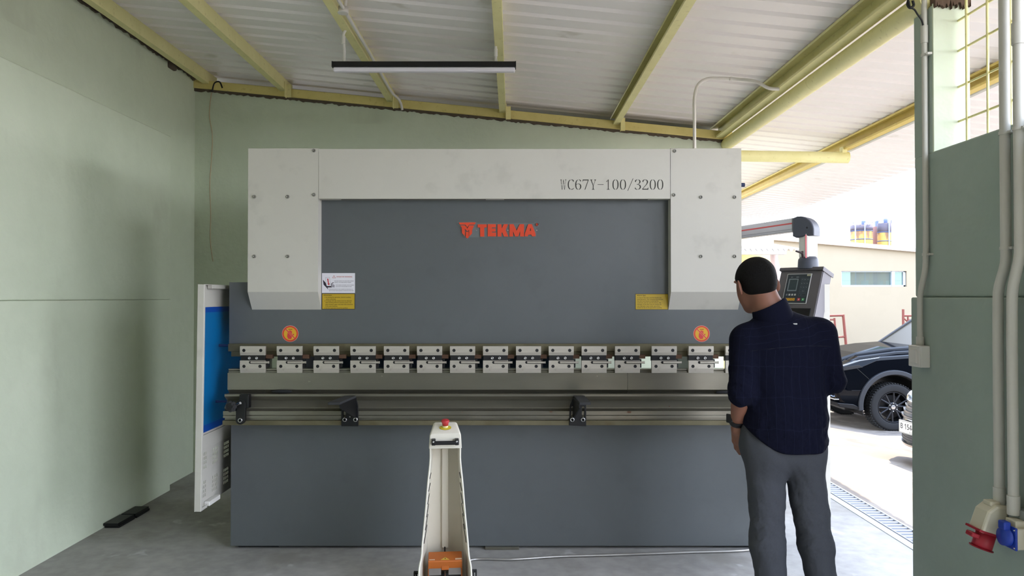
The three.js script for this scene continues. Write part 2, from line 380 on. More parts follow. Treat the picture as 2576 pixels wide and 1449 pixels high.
{
  const d = 5.35, pts = [[1747, 380], [1747, 300], [1748, 240], [1757, 212], [1778, 199], [1810, 197], [1850, 199]].map((p) => P(p[0], p[1], d));
  const end = P(1900, 205, 5.25), e2 = P(1935, 222, 5.2), e3 = P(1960, 224, 5.2);
  tag(mw('flexible_pipe', [tube([...pts, end, e2, e3], 0.0115, 80), bar(P(1836, 198, d), P(1841, 198.3, d), 0.0135)], M.pvc), 'white conduit bending up from behind the machine hood to the roof', 'pipe');
}
{
  const pts = [[560, 222], [552, 206], [541, 208], [533, 232], [528, 265], [527, 292], [534, 340], [532, 400], [528, 460], [530, 540], [529, 600], [533, 640], [536, 658]].map((p) => P(p[0], p[1], 6.815));
  const o = thing('hanging_wire', pts[5].x, pts[5].y, pts[5].z, 'thin beige wire hanging down the back wall near the corner', 'cable');
  mw('wire', tube(pts.slice(2), 0.0042, 90, 6), mat(0xb9a98a, 0.6), o);
  mw('loop', tube(pts.slice(0, 4), 0.007, 20, 6), M.black, o);
}
// ------------------------------------------------------------------ press brake
const fontSerif = await new FontLoader().loadAsync('fonts/droid/droid_serif_regular.typeface.json');
const fontBold = await new FontLoader().loadAsync('fonts/droid/droid_sans_bold.typeface.json');
const press = thing('press_brake', -0.11, 0, -4.9, 'large grey hydraulic press brake with cream hoods and a row of steel tool clamps', 'press brake');
const SX = (px, d) => P(px, 724.5, d).x, SY = (py, d) => P(1288, py, d).y;
{
  const zr = -4.74, zb = -4.765, zf = -4.66;
  mw('bed_plate', [box(-1.737, 1.522, 0.016, 0.79, zb - 0.09, zb, 0.003)], M.ramGrey, press);
  mw('foot', box(-1.70, -1.45, 0, 0.03, -5.4, -4.80, 0), M.black, press); mw('foot', box(1.25, 1.5, 0, 0.03, -5.4, -4.80, 0), M.black, press);
  mw('side_frame', extX([[-4.855, 0.02], [-4.855, 0.75], [-5.25, 0.85], [-5.3, 1.3], [-4.85, 1.45], [-4.85, 2.2], [-6.0, 2.2], [-6.05, 0.02]].reverse(), -1.53, -1.48), M.ramGrey, press);
  mw('side_frame', extX([[-4.855, 0.02], [-4.855, 0.75], [-5.25, 0.85], [-5.3, 1.3], [-4.85, 1.45], [-4.85, 2.2], [-6.0, 2.2], [-6.05, 0.02]].reverse(), 1.27, 1.32), M.ramGrey, press);
  mw('tank', box(-1.45, 1.25, 1.75, 2.15, -5.5, -5.0, 0.01), M.ramGrey, press);
  mw('rear_guard', box(-1.62, 0.42, 0.35, 1.32, -5.98, -5.96, 0.004), M.steelBlue, press);
  const ramTop = SY(710, 4.74), ramBot = SY(865.5, 4.74);
  mw('ram_plate', extZ([[-1.742, ramBot], [1.527, ramBot], [1.527, ramTop], [1.33, ramTop], [1.33, 2.25], [-1.55, 2.25], [-1.55, ramTop], [-1.742, ramTop]], zr - 0.075, zr, 0.002), M.ramGrey, press);
  // the stepped steel bar under the ram
  const b1 = SY(884, 4.72), b2 = SY(897, 4.72);
  mw('ram_bar', [box(-1.738, 1.525, b1, ramBot + 0.003, -4.80, -4.715, 0.002), box(-1.722, 1.51, b2, b1, -4.79, -4.722, 0.002)], M.oilySteel, press);
  // upper punch, two lengths
  const p0 = SY(927, 4.69), p1 = SY(937, 4.68), p2 = SY(980, 4.66), p3 = SY(989, 4.68);
  const punch = [[-4.73, p0], [-4.672, p0], [-4.672, (p0 + p1) / 2 + 0.003], [-4.676, (p0 + p1) / 2], [-4.672, (p0 + p1) / 2 - 0.003], [-4.672, p1], [-4.655, p1], [-4.655, p2], [-4.69, p3], [-4.705, p3], [-4.73, p2]].reverse();
  const xs = SX(1578, 4.66);
  mw('punch', extX(punch, SX(574, 4.66), xs - 0.0008, 0.001), M.steel, press);
  mw('punch', extX(punch, xs + 0.0008, 1.53, 0.001), M.steel, press);
  // lower die with its V notch, and the rail that holds it
  const d = 4.6, y = (py) => SY(py, d), dx0 = SX(566, d), dx1 = 1.53;
  const die = [[-4.74, y(991.5)], [-4.602, y(991.5)], [-4.6, y(992.5)], [-4.6, y(997)], [-4.645, y(1009.6)], [-4.6, y(1026)], [-4.6, y(1027)], [-4.613, y(1034)], [-4.74, y(1034)]].reverse();
  mw('die_block', extX(die, dx0, dx1), M.steel, press);
  mw('die_rail', [
    box(SX(564, d) , dx1, y(1043.6), y(1033.2), -4.75, -4.588, 0.0015), box(SX(564, d), dx1, y(1051), y(1045), -4.75, -4.588, 0.0015),
    box(SX(564, d), dx1, y(1046), y(1043), -4.75, -4.598, 0), box(SX(566, d), dx1, y(1057.5), y(1050.5), -4.75, -4.606, 0),
  ], M.steel, press);
  mw('rail_foot', box(SX(563, d), dx1 + 0.005, y(1069), y(1057), -4.77, -4.586, 0.002), M.oilySteel, press);
  for (const [px, py, r, s] of [[1386, 1035, 0.008, 3.2], [1685, 1023, 0.008, 1], [1582, 1036, 0.013, 2.4], [1163, 1036.5, 0.004, 2.2]]) {
    const g = new THREE.CylinderGeometry(r * 0.6, r * 0.6, 0.0006, 12); faceZ(g).scale(s * 0.7, 0.75, 1);
    const yy = y(py), zz = py < 1030 ? -4.6 - (1026 - py) * 0.045 / 16.4 + 0.0015 : -4.5876;
    mw('rust_stain', g.translate(SX(px, 4.59), yy, zz), M.rust, press);
  }
  mw('pin', [bar(V(-1.80, SY(869, 4.73), -4.735), V(-1.742, SY(869, 4.73), -4.735), 0.008), bar(V(-1.80, SY(869, 4.73), -4.735), V(-1.785, SY(869, 4.73), -4.735), 0.0095)], M.blueDark, press);
  mw('pin', [bar(V(-1.79, SY(1010, 4.66), -4.66), V(-1.72, SY(1010, 4.66), -4.66), 0.007), bar(V(-1.79, SY(1010, 4.66), -4.66), V(-1.775, SY(1010, 4.66), -4.66), 0.0085)], M.blueDark, press);
  mw('shim', box(SX(1221, 4.74), SX(1306, 4.74), 0.001, 0.016, -4.85, -4.74, 0.002), M.steel, press);

  // hoods: two deep side hoods with slanted bottoms and the lintel between them
  const gx = { l0: SX(623, 4.66), l1: SX(800, 4.66), r0: SX(1688, 4.66), r1: SX(1866, 4.66) };
  const top = SY(373, 4.66), bend = SY(735, 4.66), low = SY(780, 4.74);
  const side = [[-4.742, low], [zf - 0.001, bend], [zf, bend + 0.003], [zf, top - 0.002], [zf - 0.002, top], [-5.5, top], [-5.5, 1.9], [-4.742, 1.9]].reverse();
  for (const [a, b, n] of [[gx.l0, gx.l1, [[790, 379], [640, 495], [724, 495], [790, 490], [640, 645], [724, 645]]], [gx.r0, gx.r1, [[1697, 380], [1763, 496], [1848, 496], [1695, 490.5], [1763, 645], [1848, 645]]]]) {
    const h = mw('side_hood', extX(side, a, b), M.guard, press);
    for (const [px, py] of n) { const q = P(px, py, 4.66), m = new THREE.Mesh(boltGeo(), M.bolt); m.name = 'bolt'; m.position.set(q.x + 0.11, q.y, zf + 4.9); place(m, h); }
  }
  mw('top_hood', [box(gx.l1 + 0.002, gx.r0 - 0.002, SY(500, 4.662), top - 0.004, -4.664, zf - 0.002, 0.001), box(gx.l1 + 0.002, gx.r0 - 0.002, SY(500, 4.662), SY(500, 4.662) + 0.003, -4.735, zf - 0.003, 0),
    box(gx.l1, gx.r0, top - 0.02, top - 0.004, -5.5, -4.663, 0.001)], M.guard, press);
  mw('lip_slot', [box(SX(858, 4.7), SX(1222, 4.7), SY(500, 4.662) - 0.001, SY(500, 4.662), -4.712, -4.69, 0), box(SX(1268, 4.7), SX(1630, 4.7), SY(500, 4.662) - 0.001, SY(500, 4.662), -4.712, -4.69, 0)], M.letter, press);
  mw('knob', [faceZ(new THREE.CylinderGeometry(0.012, 0.014, 0.05, 14)).rotateY(Math.PI / 2).translate(gx.r1 + 0.012, SY(464, 4.7), -4.72)], M.blueDark, press);

  // model lettering cut through the lintel: each character squeezed into its cell
  const chars = [...'WC67Y-100/3200'], cw = (SX(1671, 4.66) - SX(1408, 4.66)) / 14, yb = SY(477, 4.66), ch = SY(451.5, 4.66) - yb, letters = [], gaps = [];
  chars.forEach((c, i) => {
    const xc = SX(1408, 4.66) + cw * (i + 0.5), sw = cw * 0.4, zz = zf - 0.0016;
    if (c === '/') { letters.push(extZ([[xc - sw, yb - ch * 0.11], [xc - sw + 0.0035, yb - ch * 0.11], [xc + sw, yb + ch * 1.1], [xc + sw - 0.0035, yb + ch * 1.1]], zf - 0.002, zz)); return; }
    if (c === '-') { letters.push(box(xc - sw, xc + sw, yb + ch * 0.5 - 0.0014, yb + ch * 0.5 + 0.0014, zf - 0.0021, zz, 0)); return; }
    const g = new TextGeometry(c, { font: fontSerif, size: 1, depth: 0.02, curveSegments: 5, bevelEnabled: true, bevelSize: 0, bevelThickness: 0.001, bevelOffset: -0.014, bevelSegments: 1 });
    g.computeBoundingBox(); const b = g.boundingBox, tall = c === '-' ? 1 : (b.max.y - b.min.y), wide = b.max.x - b.min.x, target = cw * (c === '1' ? 0.5 : c === '-' ? 0.9 : c === '/' ? 0.9 : 0.82);
    g.translate(-(b.min.x + b.max.x) / 2, c === '-' ? -(b.min.y + b.max.y) / 2 : -b.min.y, 0);
    const hh = c === '/' ? ch * 1.22 : ch, sy = c === '-' ? 0.012 / (b.max.y - b.min.y) * 0.3 : hh / tall;
    g.scale(target / wide, sy, 0.03);
    g.translate(SX(1408, 4.66) + cw * (i + 0.5), c === '-' ? yb + ch * 0.5 : c === '/' ? yb - ch * 0.11 : yb, zf - 0.0021);
    letters.push(g);
    if ('C6093'.includes(c)) gaps.push(...[0.02, 0.98].map((f) => { const cx = SX(1408, 4.66) + cw * (i + 0.5); return box(cx - 0.0022, cx + 0.0022, yb + ch * f - 0.006, yb + ch * f + 0.006, zf - 0.002, zf - 0.0012, 0); }));
    if (c === 'W') gaps.push(box(SX(1408, 4.66), SX(1428, 4.66), yb + ch * 0.48 - 0.0015, yb + ch * 0.48 + 0.0015, zf - 0.002, zf - 0.0012, 0));
  });
  const lt = mw('lettering', letters, M.letter, press); lt.userData.label = 'dark model number cut into the cream lintel';
  mw('stencil_bridge', gaps, M.guard, press);

  // maker's badge: clear plate with raised orange emblem and letters (traced outlines, 11.71 units per pixel)
  const bz = zr + 0.0005, U = (x, yv) => [SX(1140 + x / 11.709, 4.735), SY(550 + yv / 11.709, 4.735)];
  const poly = (pts, z0, z1, holes) => extZ(pts.map((p) => U(...p)).reverse(), z0, z1, 0, holes && holes.map((h) => h.map((p) => U(...p))));
  mw('badge_plate', poly([[105, 100], [440, 85], [470, 75], [690, 100], [690, 130], [2380, 130], [2410, 100], [2480, 95], [2540, 150], [2535, 230], [2450, 260], [2450, 550], [470, 550], [395, 625], [235, 450], [235, 310]], bz, bz + 0.003), phys(0x6f7476, 0.25, 0, { clearcoat: 0.6 }), press);
  const lz0 = bz + 0.003, lz1 = bz + 0.011;
  const em = mw('emblem', [
    poly([[165, 118], [665, 112], [632, 178], [470, 182], [418, 262], [365, 182], [200, 180]], lz0, lz1),
    poly([[208, 205], [352, 203], [418, 300], [470, 205], [615, 203], [560, 330], [556, 440], [475, 520], [470, 330], [418, 375], [345, 300], [345, 515], [262, 425], [255, 270]], lz0, lz1),
    poly([[375, 375], [418, 400], [458, 372], [462, 545], [418, 585], [372, 550]], lz0, lz1),
  ], M.logo, press); em.userData.label = 'orange shield emblem';
  const glyphs = [
    [[[722, 170], [988, 170], [988, 262], [916, 262], [916, 530], [795, 530], [795, 262], [722, 262]]],
    [[[1018, 165], [1258, 165], [1258, 262], [1136, 262], [1136, 290], [1248, 290], [1248, 385], [1140, 385], [1140, 412], [1265, 412], [1265, 525], [1018, 525]]],
    [[[1305, 168], [1418, 168], [1432, 300], [1492, 165], [1618, 165], [1545, 340], [1625, 528], [1500, 528], [1440, 395], [1420, 440], [1420, 528], [1305, 528]]],
    [[[1658, 165], [1780, 165], [1870, 360], [1960, 165], [2088, 165], [2088, 528], [1972, 528], [1972, 370], [1915, 528], [1830, 528], [1765, 370], [1765, 528], [1658, 528]]],
    [[[2210, 165], [2318, 165], [2425, 440], [2428, 520], [2330, 525], [2300, 470], [2215, 475], [2195, 525], [2105, 520], [2112, 440]], [[[2268, 285], [2282, 285], [2290, 362], [2258, 362]]]],
  ];
  for (const [pts, holes] of glyphs) mw('badge_letter', poly(pts, lz0, lz1, holes), M.logo, press);
  {
    const [cx, cy] = U(2463, 178), r = 0.0128;
    const ring = new THREE.Shape(); ring.absarc(0, 0, r, 0, 7); const hole = new THREE.Path(); hole.absarc(0, 0, r * 0.78, 0, 7, true); ring.holes.push(hole);
    const R = new TextGeometry('R', { font: fontBold, size: r * 1.15, depth: 0.006, curveSegments: 3, bevelEnabled: false }); R.translate(-r * 0.42, -r * 0.58, 0);
    mw('registered_mark', [extZ(ring, 0, 0.007), R].map((g) => g.translate(cx, cy, lz0)), M.logo, press);
    for (const x of [688, 1606, 2463]) { const [a, b] = U(x, 347); mw('badge_screw', screwHead(0.0042, 0.005).translate(a, b, lz0), M.chrome, press); }
  }
  // stickers
  function sticker(name, px0, px1, py0, py1, cw2, chh, draw, label) {
    const x0 = SX(px0, 4.74), x1 = SX(px1, 4.74), y0 = SY(py1, 4.74), y1 = SY(py0, 4.74);
    const g = box(x0, x1, y0, y1, zr, zr + 0.0012, 0).toNonIndexed(), p = g.attributes.position, uv = g.attributes.uv;
    for (let i = 0; i < p.count; i++) uv.setXY(i, (p.getX(i) - x0) / (x1 - x0), (p.getY(i) - y0) / (y1 - y0));
    const m = mw(name, g, new THREE.MeshStandardMaterial({ map: canvasTex(cw2, chh, draw), roughness: 0.5 }), press, true);
    m.userData.label = label; return m;
  }
  const fitText = (c, s, x, y2, w) => c.fillText(s, x, y2, w);
  sticker('warning_sticker', 810, 893, 687, 737, 830, 500, (c) => {
    c.fillStyle = '#dcdbe2'; c.fillRect(0, 0, 830, 500);
    c.strokeStyle = '#b04a4a'; c.lineWidth = 7; c.lineJoin = 'round'; c.beginPath(); c.moveTo(302, 58); c.lineTo(342, 122); c.lineTo(262, 122); c.closePath(); c.stroke();
    c.fillStyle = '#b04a4a'; c.fillRect(299, 78, 6, 24); c.fillRect(299, 108, 6, 7);
    c.font = 'bold 42px sans-serif'; fitText(c, 'OPERATOR WARNING', 362, 108, 400);
    c.strokeStyle = '#55505a'; c.lineWidth = 4; c.beginPath(); c.moveTo(110, 310); c.lineTo(90, 110); c.lineTo(190, 108); c.lineTo(215, 310); c.stroke();
    c.fillStyle = '#b52f35'; c.beginPath(); c.moveTo(128, 142); c.lineTo(160, 140); c.lineTo(176, 262); c.lineTo(196, 258); c.lineTo(180, 312); c.lineTo(134, 270); c.lineTo(152, 266); c.closePath(); c.fill();
    c.fillStyle = '#1d1226'; c.beginPath(); c.moveTo(22, 165); c.lineTo(92, 240); c.lineTo(122, 325); c.lineTo(235, 325); c.lineTo(240, 360); c.lineTo(140, 362); c.lineTo(165, 420); c.lineTo(40, 290); c.closePath(); c.fill();
    c.strokeStyle = '#1d1226'; c.lineWidth = 17; c.lineCap = 'round';
    for (const q of [[[232, 290], [252, 258], [288, 240]], [[236, 318], [262, 296], [310, 312]], [[240, 348], [270, 338], [312, 344]]]) { c.beginPath(); c.moveTo(...q[0]); c.lineTo(...q[1]); c.lineTo(...q[2]); c.stroke(); }
    c.fillStyle = '#4a4552'; c.font = 'bold 24px sans-serif';
    [['THE FOOT SWITCH YOU ARE USING CANNOT', 310, 207, 496], ['PROTECT YOU FROM SERIOUS INJURY', 310, 243, 430], ['YOUR HANDS OR FINGERS CAN BE CRUSHED', 345, 312, 460], ['OR CUT OFF IF THE MACHINE YOU ARE', 345, 348, 400], ['OPERATING DOES NOT HAVE A GUARD OR OTHER DEVICE TO', 178, 416, 600], ['KEEP YOU AWAY FROM DANGEROUS MOVING MACHINE PARTS', 178, 452, 620]].forEach((q) => fitText(c, ...q));
  }, 'white operator warning sticker');
  const yellowSign = (lines, title) => (c, w, h) => {
    c.fillStyle = '#2a2412'; c.fillRect(0, 0, w, h); c.fillStyle = '#b79a20'; c.fillRect(10, 10, w - 20, h - 20);
    c.fillStyle = '#33290a'; c.font = 'bold 44px sans-serif'; c.fillText(title, 40, 58, 240);
    c.font = '600 34px sans-serif';
    lines.forEach(([s, x, y2, mw2]) => c.fillText(s, x, y2, mw2));
  };
  sticker('caution_sticker', 810, 893, 738.5, 778, 830, 400, yellowSign([
    ['1. On leaving the operation, (device) auxiliary', 60, 108, 670], ['unless restarting.', 100, 154, 250], ['2. If change drill rod, lowers must be adjusted', 60, 198, 690],
    ['when bending different thickness plates. The', 90, 242, 650], ['gaps between upper and lower dies should be', 90, 290, 690], ['in the same thickness.', 90, 334, 310], ['3. Machine operators should be qualified', 60, 380, 590]], 'Attention:'), 'yellow sticker with lines of small text, left of the ram');
  sticker('tips_sticker', 1598, 1681, 739, 779, 830, 400, yellowSign([
    ['In view of the dies and the blades are', 44, 112, 740], ['wearing parts. The company guarantees', 44, 154, 740], ['the dies and blades including the', 44, 196, 740], ['materials and the specifications. The', 44, 238, 740],
    ['damage of the dies and the blades by', 44, 280, 740], ['any improper man-made operation', 44, 322, 700], ['would not be in the guarantee quality.', 44, 362, 700]], 'Warm tips:'), 'yellow sticker headed warm tips, right of the ram');
  const handTex = canvasTex(420, 420, (c) => {
    c.fillStyle = '#d9a79a'; c.fillRect(0, 0, 420, 420);
    c.fillStyle = '#cf4127'; c.beginPath(); c.arc(210, 210, 202, 0, 7); c.fill();
    c.fillStyle = '#d7a524'; c.beginPath(); c.arc(210, 210, 163, 0, 7); c.fill();
    c.fillStyle = '#8a3a18'; c.fillRect(165, 88, 100, 17);
    c.fillStyle = '#cf3a3a';
    c.beginPath(); c.moveTo(140, 215); c.lineTo(255, 205); c.lineTo(262, 260); c.lineTo(240, 345); c.lineTo(165, 345); c.lineTo(132, 285); c.closePath(); c.fill();
    for (const [x, y0, w] of [[145, 150, 26], [173, 128, 26], [201, 122, 26], [229, 138, 26]]) { c.beginPath(); c.roundRect(x, y0, w, 120, 12); c.fill(); }
    c.save(); c.translate(262, 262); c.rotate(0.75); c.beginPath(); c.roundRect(-14, -62, 28, 80, 13); c.fill(); c.restore();
    c.strokeStyle = '#e0b6a0'; c.lineWidth = 36; c.beginPath(); c.moveTo(92, 92); c.lineTo(330, 330); c.stroke();
    c.strokeStyle = '#cf4127'; c.lineWidth = 28; c.beginPath(); c.moveTo(82, 82); c.lineTo(338, 338); c.stroke();
  });
  const handMat = new THREE.MeshStandardMaterial({ map: handTex, roughness: 0.5 });
  for (const px of [730, 1765]) {
    const q = P(px, 839.5, 4.739), r = 0.0505, g = faceZ(new THREE.CylinderGeometry(r, r, 0.0012, 40)).toNonIndexed(), p = g.attributes.position;
    for (let i = 0; i < p.count; i++) g.attributes.uv.setXY(i, 0.5 + p.getX(i) / 2 / r, 0.5 + p.getY(i) / 2 / r);
    const m = mw('prohibition_sticker', g.translate(q.x, q.y, zr + 0.0006), handMat, press, true); m.userData.label = 'round red and yellow no-hands sticker';
  }
  // tool clamps
  const Z = -4.645, cw2 = SX(667, 4.645) - SX(604, 4.645), u0 = SY(871, 4.645), u1 = SY(894, 4.645), k0 = SY(894.5, 4.655), k1 = SY(907, 4.655), l0 = SY(907, 4.645), l1 = SY(938.5, 4.645);
  const up = join(extX([[-0.024, u0], [0, u0], [0, u1 + 0.018], [-0.006, u1], [-0.024, u1]].reverse(), 0, cw2, 0.0008));
  const lowS = join(extX([[-0.024, l0], [-0.0, l0], [-0.0, l0 - 0.006], [-0.0, l1 + 0.027], [-0.007, l1], [-0.024, l1]].reverse(), 0, cw2, 0.0008));
  const wedge = join([box(0.003, cw2 - 0.003, k1 - 0.004, k0 + 0.004, -0.06, -0.009, 0.001), box(cw2 - 0.004, cw2 + 0.012, l0 - 0.045, l0 + 0.006, -0.06, -0.022, 0.001)]);
  const slot = join([box(0.033, 0.052, -0.0035, 0.0035, -0.0095, -0.0082, 0), box(0.076, 0.095, -0.0035, 0.0035, -0.0095, -0.0082, 0)].map((g) => g.translate(0, (k0 + k1) / 2, 0)));
  const stub = join(box(cw2 - 0.01, cw2 + 0.037, k0 - 0.02, k0 + 0.004, -0.06, -0.03, 0.001));
  const sock = join(faceZ(lathe([[0, 0.0003], [0.004, 0.0003], [0.0044, 0.0009], [0.0088, 0.0009], [0.0098, 0.0004], [0.0098, -0.003]], 16)));
  const capScrew = join(faceZ(lathe([[0, 0.002], [0.0042, 0.002], [0.0045, 0.007], [0.0078, 0.007], [0.0085, 0.005], [0.0085, -0.001]], 16)));
  const lev = join([bar(V(0.068, l0 - 0.011, 0.0045), V(cw2 + 0.024, l0 - 0.011, 0.0045), 0.0062, 12), bar(V(cw2 + 0.024, l0 - 0.011, 0.0045), V(cw2 + 0.027, l0 - 0.011, 0.0045), 0.0075, 12)]);
  const groove = join([box(0.064, cw2 - 0.001, l0 - 0.0195, l0 - 0.0028, 0.0001, 0.0006, 0), faceZ(new THREE.CylinderGeometry(0.0085, 0.0085, 0.0006, 16)).translate(0.064, l0 - 0.011, 0.0005)]);
  for (const px of [604, 696.5, 789, 881.6, 965.8, 1049, 1132, 1215, 1298, 1380.3, 1463, 1546.8, 1639.3, 1732, 1825]) {
    const x0 = SX(px, 4.645), c = sub('tool_clamp', press, x0 + 0.11, 0, 4.9 + Z);
    share('upper_block', up, M.clampSteel, c, 0, 0, 0); share('lower_block', lowS, M.clampSteel, c, 0, 0, 0);
    share('wedge', wedge, M.black, c, 0, 0, 0); share('wedge_slot', slot, M.blackSteel, c, 0, 0, 0); share('stop', stub, M.rust, c, 0, 0, 0);
    share('lever_slot', groove, M.black, c, 0, 0, 0); share('lever', lev, M.clampSteel, c, 0, 0, 0);
    for (const [x, y2] of [[0.0245, SY(881.5, 4.645)], [0.1265, SY(881.5, 4.645)], [0.0255, SY(921.5, 4.645)], [0.122, SY(921.5, 4.645)]]) share('screw', sock, M.black, c, x, y2, 0.0005);
    for (const x of [0.056, 0.1]) share('cap_screw', capScrew, M.chrome, c, x, (k0 + k1) / 2, -0.0085);
  }
  // sheet supports and the side gauge on the front rail
  const rz = -4.586, boss = (px, py, o) => { const q = P(px, py, 4.57); mw('bolt', screwHead(0.0135, 0.012, 20).translate(q.x, q.y, rz + 0.012), M.chrome, o); mw('bolt_core', screwHead(0.008, 0.016, 8).translate(q.x, q.y, rz + 0.012), M.blackSteel, o); };
  const support = (pxs, dir) => {
    const o = sub('sheet_support', press), X = (px) => SX(px, 4.58), Y = (py) => SY(py, 4.58);
    const c = (pxs[0] + pxs[1]) / 2, sl = (a, b) => { const s = []; for (let i = 0; i <= 12; i++) { const t = Math.PI * i / 12; s.push([a + b * Math.cos(t), Y(1025) + b * Math.sin(t)]); } s.push([a - b, Y(1052)], [a + b, Y(1052)]); return s.reverse(); };
    const peak = dir < 0 ? pxs[0] + 35 : pxs[0] + 10, kn = dir < 0 ? pxs[0] - 1 : pxs[1] - 3;
    const pl = dir < 0 ? [[pxs[0], 1072], [pxs[1], 1072], [pxs[1], 1021], [pxs[0] + 35, 996], [pxs[0] + 28, 996], [pxs[0], 1015]] : [[pxs[0], 1070], [pxs[1], 1072], [pxs[1], 1015], [pxs[1] - 12, 1012], [pxs[0] + 12, 994], [pxs[0] + 1, 1020]];
    mw('plate', extZ(pl.map(([x, y2]) => [X(x), Y(y2)]), rz, rz + 0.012, 0.001, [sl(X(pxs[0] + 7.5), 0.0078), sl(X(pxs[1] - 7.5), 0.0078)]), M.blackSteel, o);
    // the arm: a long tee reaching towards the operator
    const ya = Y(994), x1 = X(dir < 0 ? pxs[0] + 33 : pxs[0] + 12);
    const near = dir < 0 ? [X(826) - 0.0, X(863)] : [X(1455), X(1488)];
    const a0 = SX(dir < 0 ? 826 : 1458, 4.28), a1 = SX(dir < 0 ? 855 : 1486, 4.28), yn = SY(1012.5, 4.28), yt = SY(1018.5, 4.28);
    const far0 = SX(dir < 0 ? 868 : 1443, 4.58), far1 = SX(dir < 0 ? 896 : 1470, 4.58), yf = SY(993, 4.58);
    const quad = (p) => { const g = new THREE.BufferGeometry(), i = [0, 1, 2, 0, 2, 3, 4, 6, 5, 4, 7, 6, 0, 4, 5, 0, 5, 1, 1, 5, 6, 1, 6, 2, 2, 6, 7, 2, 7, 3, 3, 7, 4, 3, 4, 0]; g.setAttribute('position', new THREE.Float32BufferAttribute(i.flatMap((k) => p[k]), 3)); g.computeVertexNormals(); return g; };
    const th = yn - yt, yl = Math.min(yn, yf);
    mw('arm', [quad([[a0, yl, -4.28], [a1, yl, -4.28], [far1, yl, -4.575], [far0, yl, -4.575], [a0, yl - th, -4.28], [a1, yl - th, -4.28], [far1, yl - th, -4.575], [far0, yl - th, -4.575]])], mat(0x2b2c2f, 0.6), o);
    const rib0 = dir < 0 ? a1 : a0, rib1 = dir < 0 ? far1 : far0;
    mw('rib', [quad([[rib0 - 0.004, yl - th, -4.29], [rib0 + 0.004, yl - th, -4.29], [rib1 + 0.004, yl - th, -4.575], [rib1 - 0.004, yl - th, -4.575], [rib0 - 0.003, yl - th - 0.02, -4.29], [rib0 + 0.003, yl - th - 0.02, -4.29], [rib1 + 0.004, Y(1052), -4.575], [rib1 - 0.004, Y(1052), -4.575]])], M.blackSteel, o);
    for (const px of [pxs[0] + 7.5, pxs[1] - 7.5]) boss(px, 1055.5, o);
    if (dir < 0) for (const py of [1018, 1048]) mw('grub_screw', screwHead(0.004, 0.005).translate(X(c + 1), Y(py), rz + 0.012), M.chrome, o);
  };
  support([860, 902], -1); support([1432, 1474], 1);
  {
    const o = sub('side_gauge', press), X = (px) => SX(px, 4.57), Y = (py) => SY(py, 4.57), yl = Y(1055), yt = Y(1015), xc = X(609), r = 0.027;
    mw('block', box(X(606), X(629), Y(1026), Y(992), -4.6, -4.55, 0.003), M.blackSteel, o);
    const s = new THREE.Shape(); s.absarc(xc, yl, r, Math.PI, 2 * Math.PI); s.absarc(X(611), yt, r, 0, Math.PI);
    mw('link', extZ(s, -4.572, -4.545, 0.002), M.black, o);
    boss(609, 1055, o); o.children.filter((m) => m.name.startsWith('bolt')).forEach((m) => { m.geometry.translate(0, 0, 0.03); });
    mw('shaft', bar(V(X(602), Y(1016), -4.545), V(X(612), Y(1011.5), -4.53), 0.0075, 14), M.chrome, o);
    const k = []; for (let i = 0; i < 7; i++) { const a = i / 7 * Math.PI * 2; k.push(bar(V(X(588) + 0.021 * Math.cos(a), Y(1020) + 0.021 * Math.sin(a), -4.535), V(X(588) + 0.021 * Math.cos(a) + 0.008, Y(1020) + 0.021 * Math.sin(a), -4.515), 0.0125, 10)); }
    mw('star_knob', [...k, bar(V(X(588), Y(1020), -4.54), V(X(588) + 0.004, Y(1020), -4.512), 0.024, 18)], M.black, o);
    mw('knob_stem', bar(V(X(590), Y(1019), -4.53), V(X(606), Y(1016), -4.55), 0.006), M.blackSteel, o);
  }
  // side doors: folded sheet with a blue filmed window and ventilation slots
  function sideDoor(mir, X0, lean) {
    const o = sub('side_door', press, X0 + 0.11, 0, 4.9 - 4.47), m = (a, b) => mir < 0 ? [a, b] : [-b, -a];
    const bx2 = (a, b, ...r) => { const [p, q] = m(a, b); return box(p, q, ...r); };
    const cols = [0.078, 0.255, 0.437], rows = [0.626, 0.456], holes = [];
    for (const c of cols) for (const r of rows) for (let i = 0; i < 4; i++) for (let j = 0; j < 4; j++) { const z = -(c + i * 0.023), yy = r - j * 0.026; holes.push([[z, yy], [z, yy - 0.018], [z - 0.0125, yy - 0.018], [z - 0.0125, yy]].reverse()); }
    const [p0, p1] = m(0, 0.003);
    mk('panel', extX([[0, 0.308], [0, 1.627], [-1.4, 1.627], [-1.4, 0.308]].reverse(), p0, p1, 0, holes), M.guard, o);
    mk('front_flange', bx2(0, 0.038, 0.308, 1.627, -0.022, 0, 0.004), M.guard, o);
    mk('top_flange', [bx2(0, 0.036, 1.623, 1.627, -1.4, -0.02, 0), bx2(0.008, 0.038, 1.602, 1.623, -0.62, -0.12, 0.003)], M.guard, o);
    mk('bottom_flange', [bx2(0, 0.036, 0.308, 0.312, -0.1, -0.02, 0), bx2(0.03, 0.036, 0.308, 0.325, -0.1, -0.02, 0)], M.guard, o);
    mk('foot_block', bx2(0.004, 0.038, 0.306, 0.334, -0.3, -0.13, 0.004), M.white, o);
    const f = mk('window_film', bx2(0.003, 0.006, 0.747, 1.492, -1.15, -0.025, 0), M.blueEdge, o); f.userData.label = 'blue protective film';
    mk('window_pane', bx2(0.006, 0.008, 0.79, 1.46, -1.12, -0.05, 0), M.blueFilm, o);
    mk('stiffener', bx2(0.003, 0.012, 0.65, 0.735, -1.2, -0.03, 0.002), M.guard, o);
    o.rotation.z = lean;
    if (lean) o.position.x += lean * 0.97;
  }
  sideDoor(-1, -1.832, -0.011); sideDoor(1, 1.845, 0.0);
}
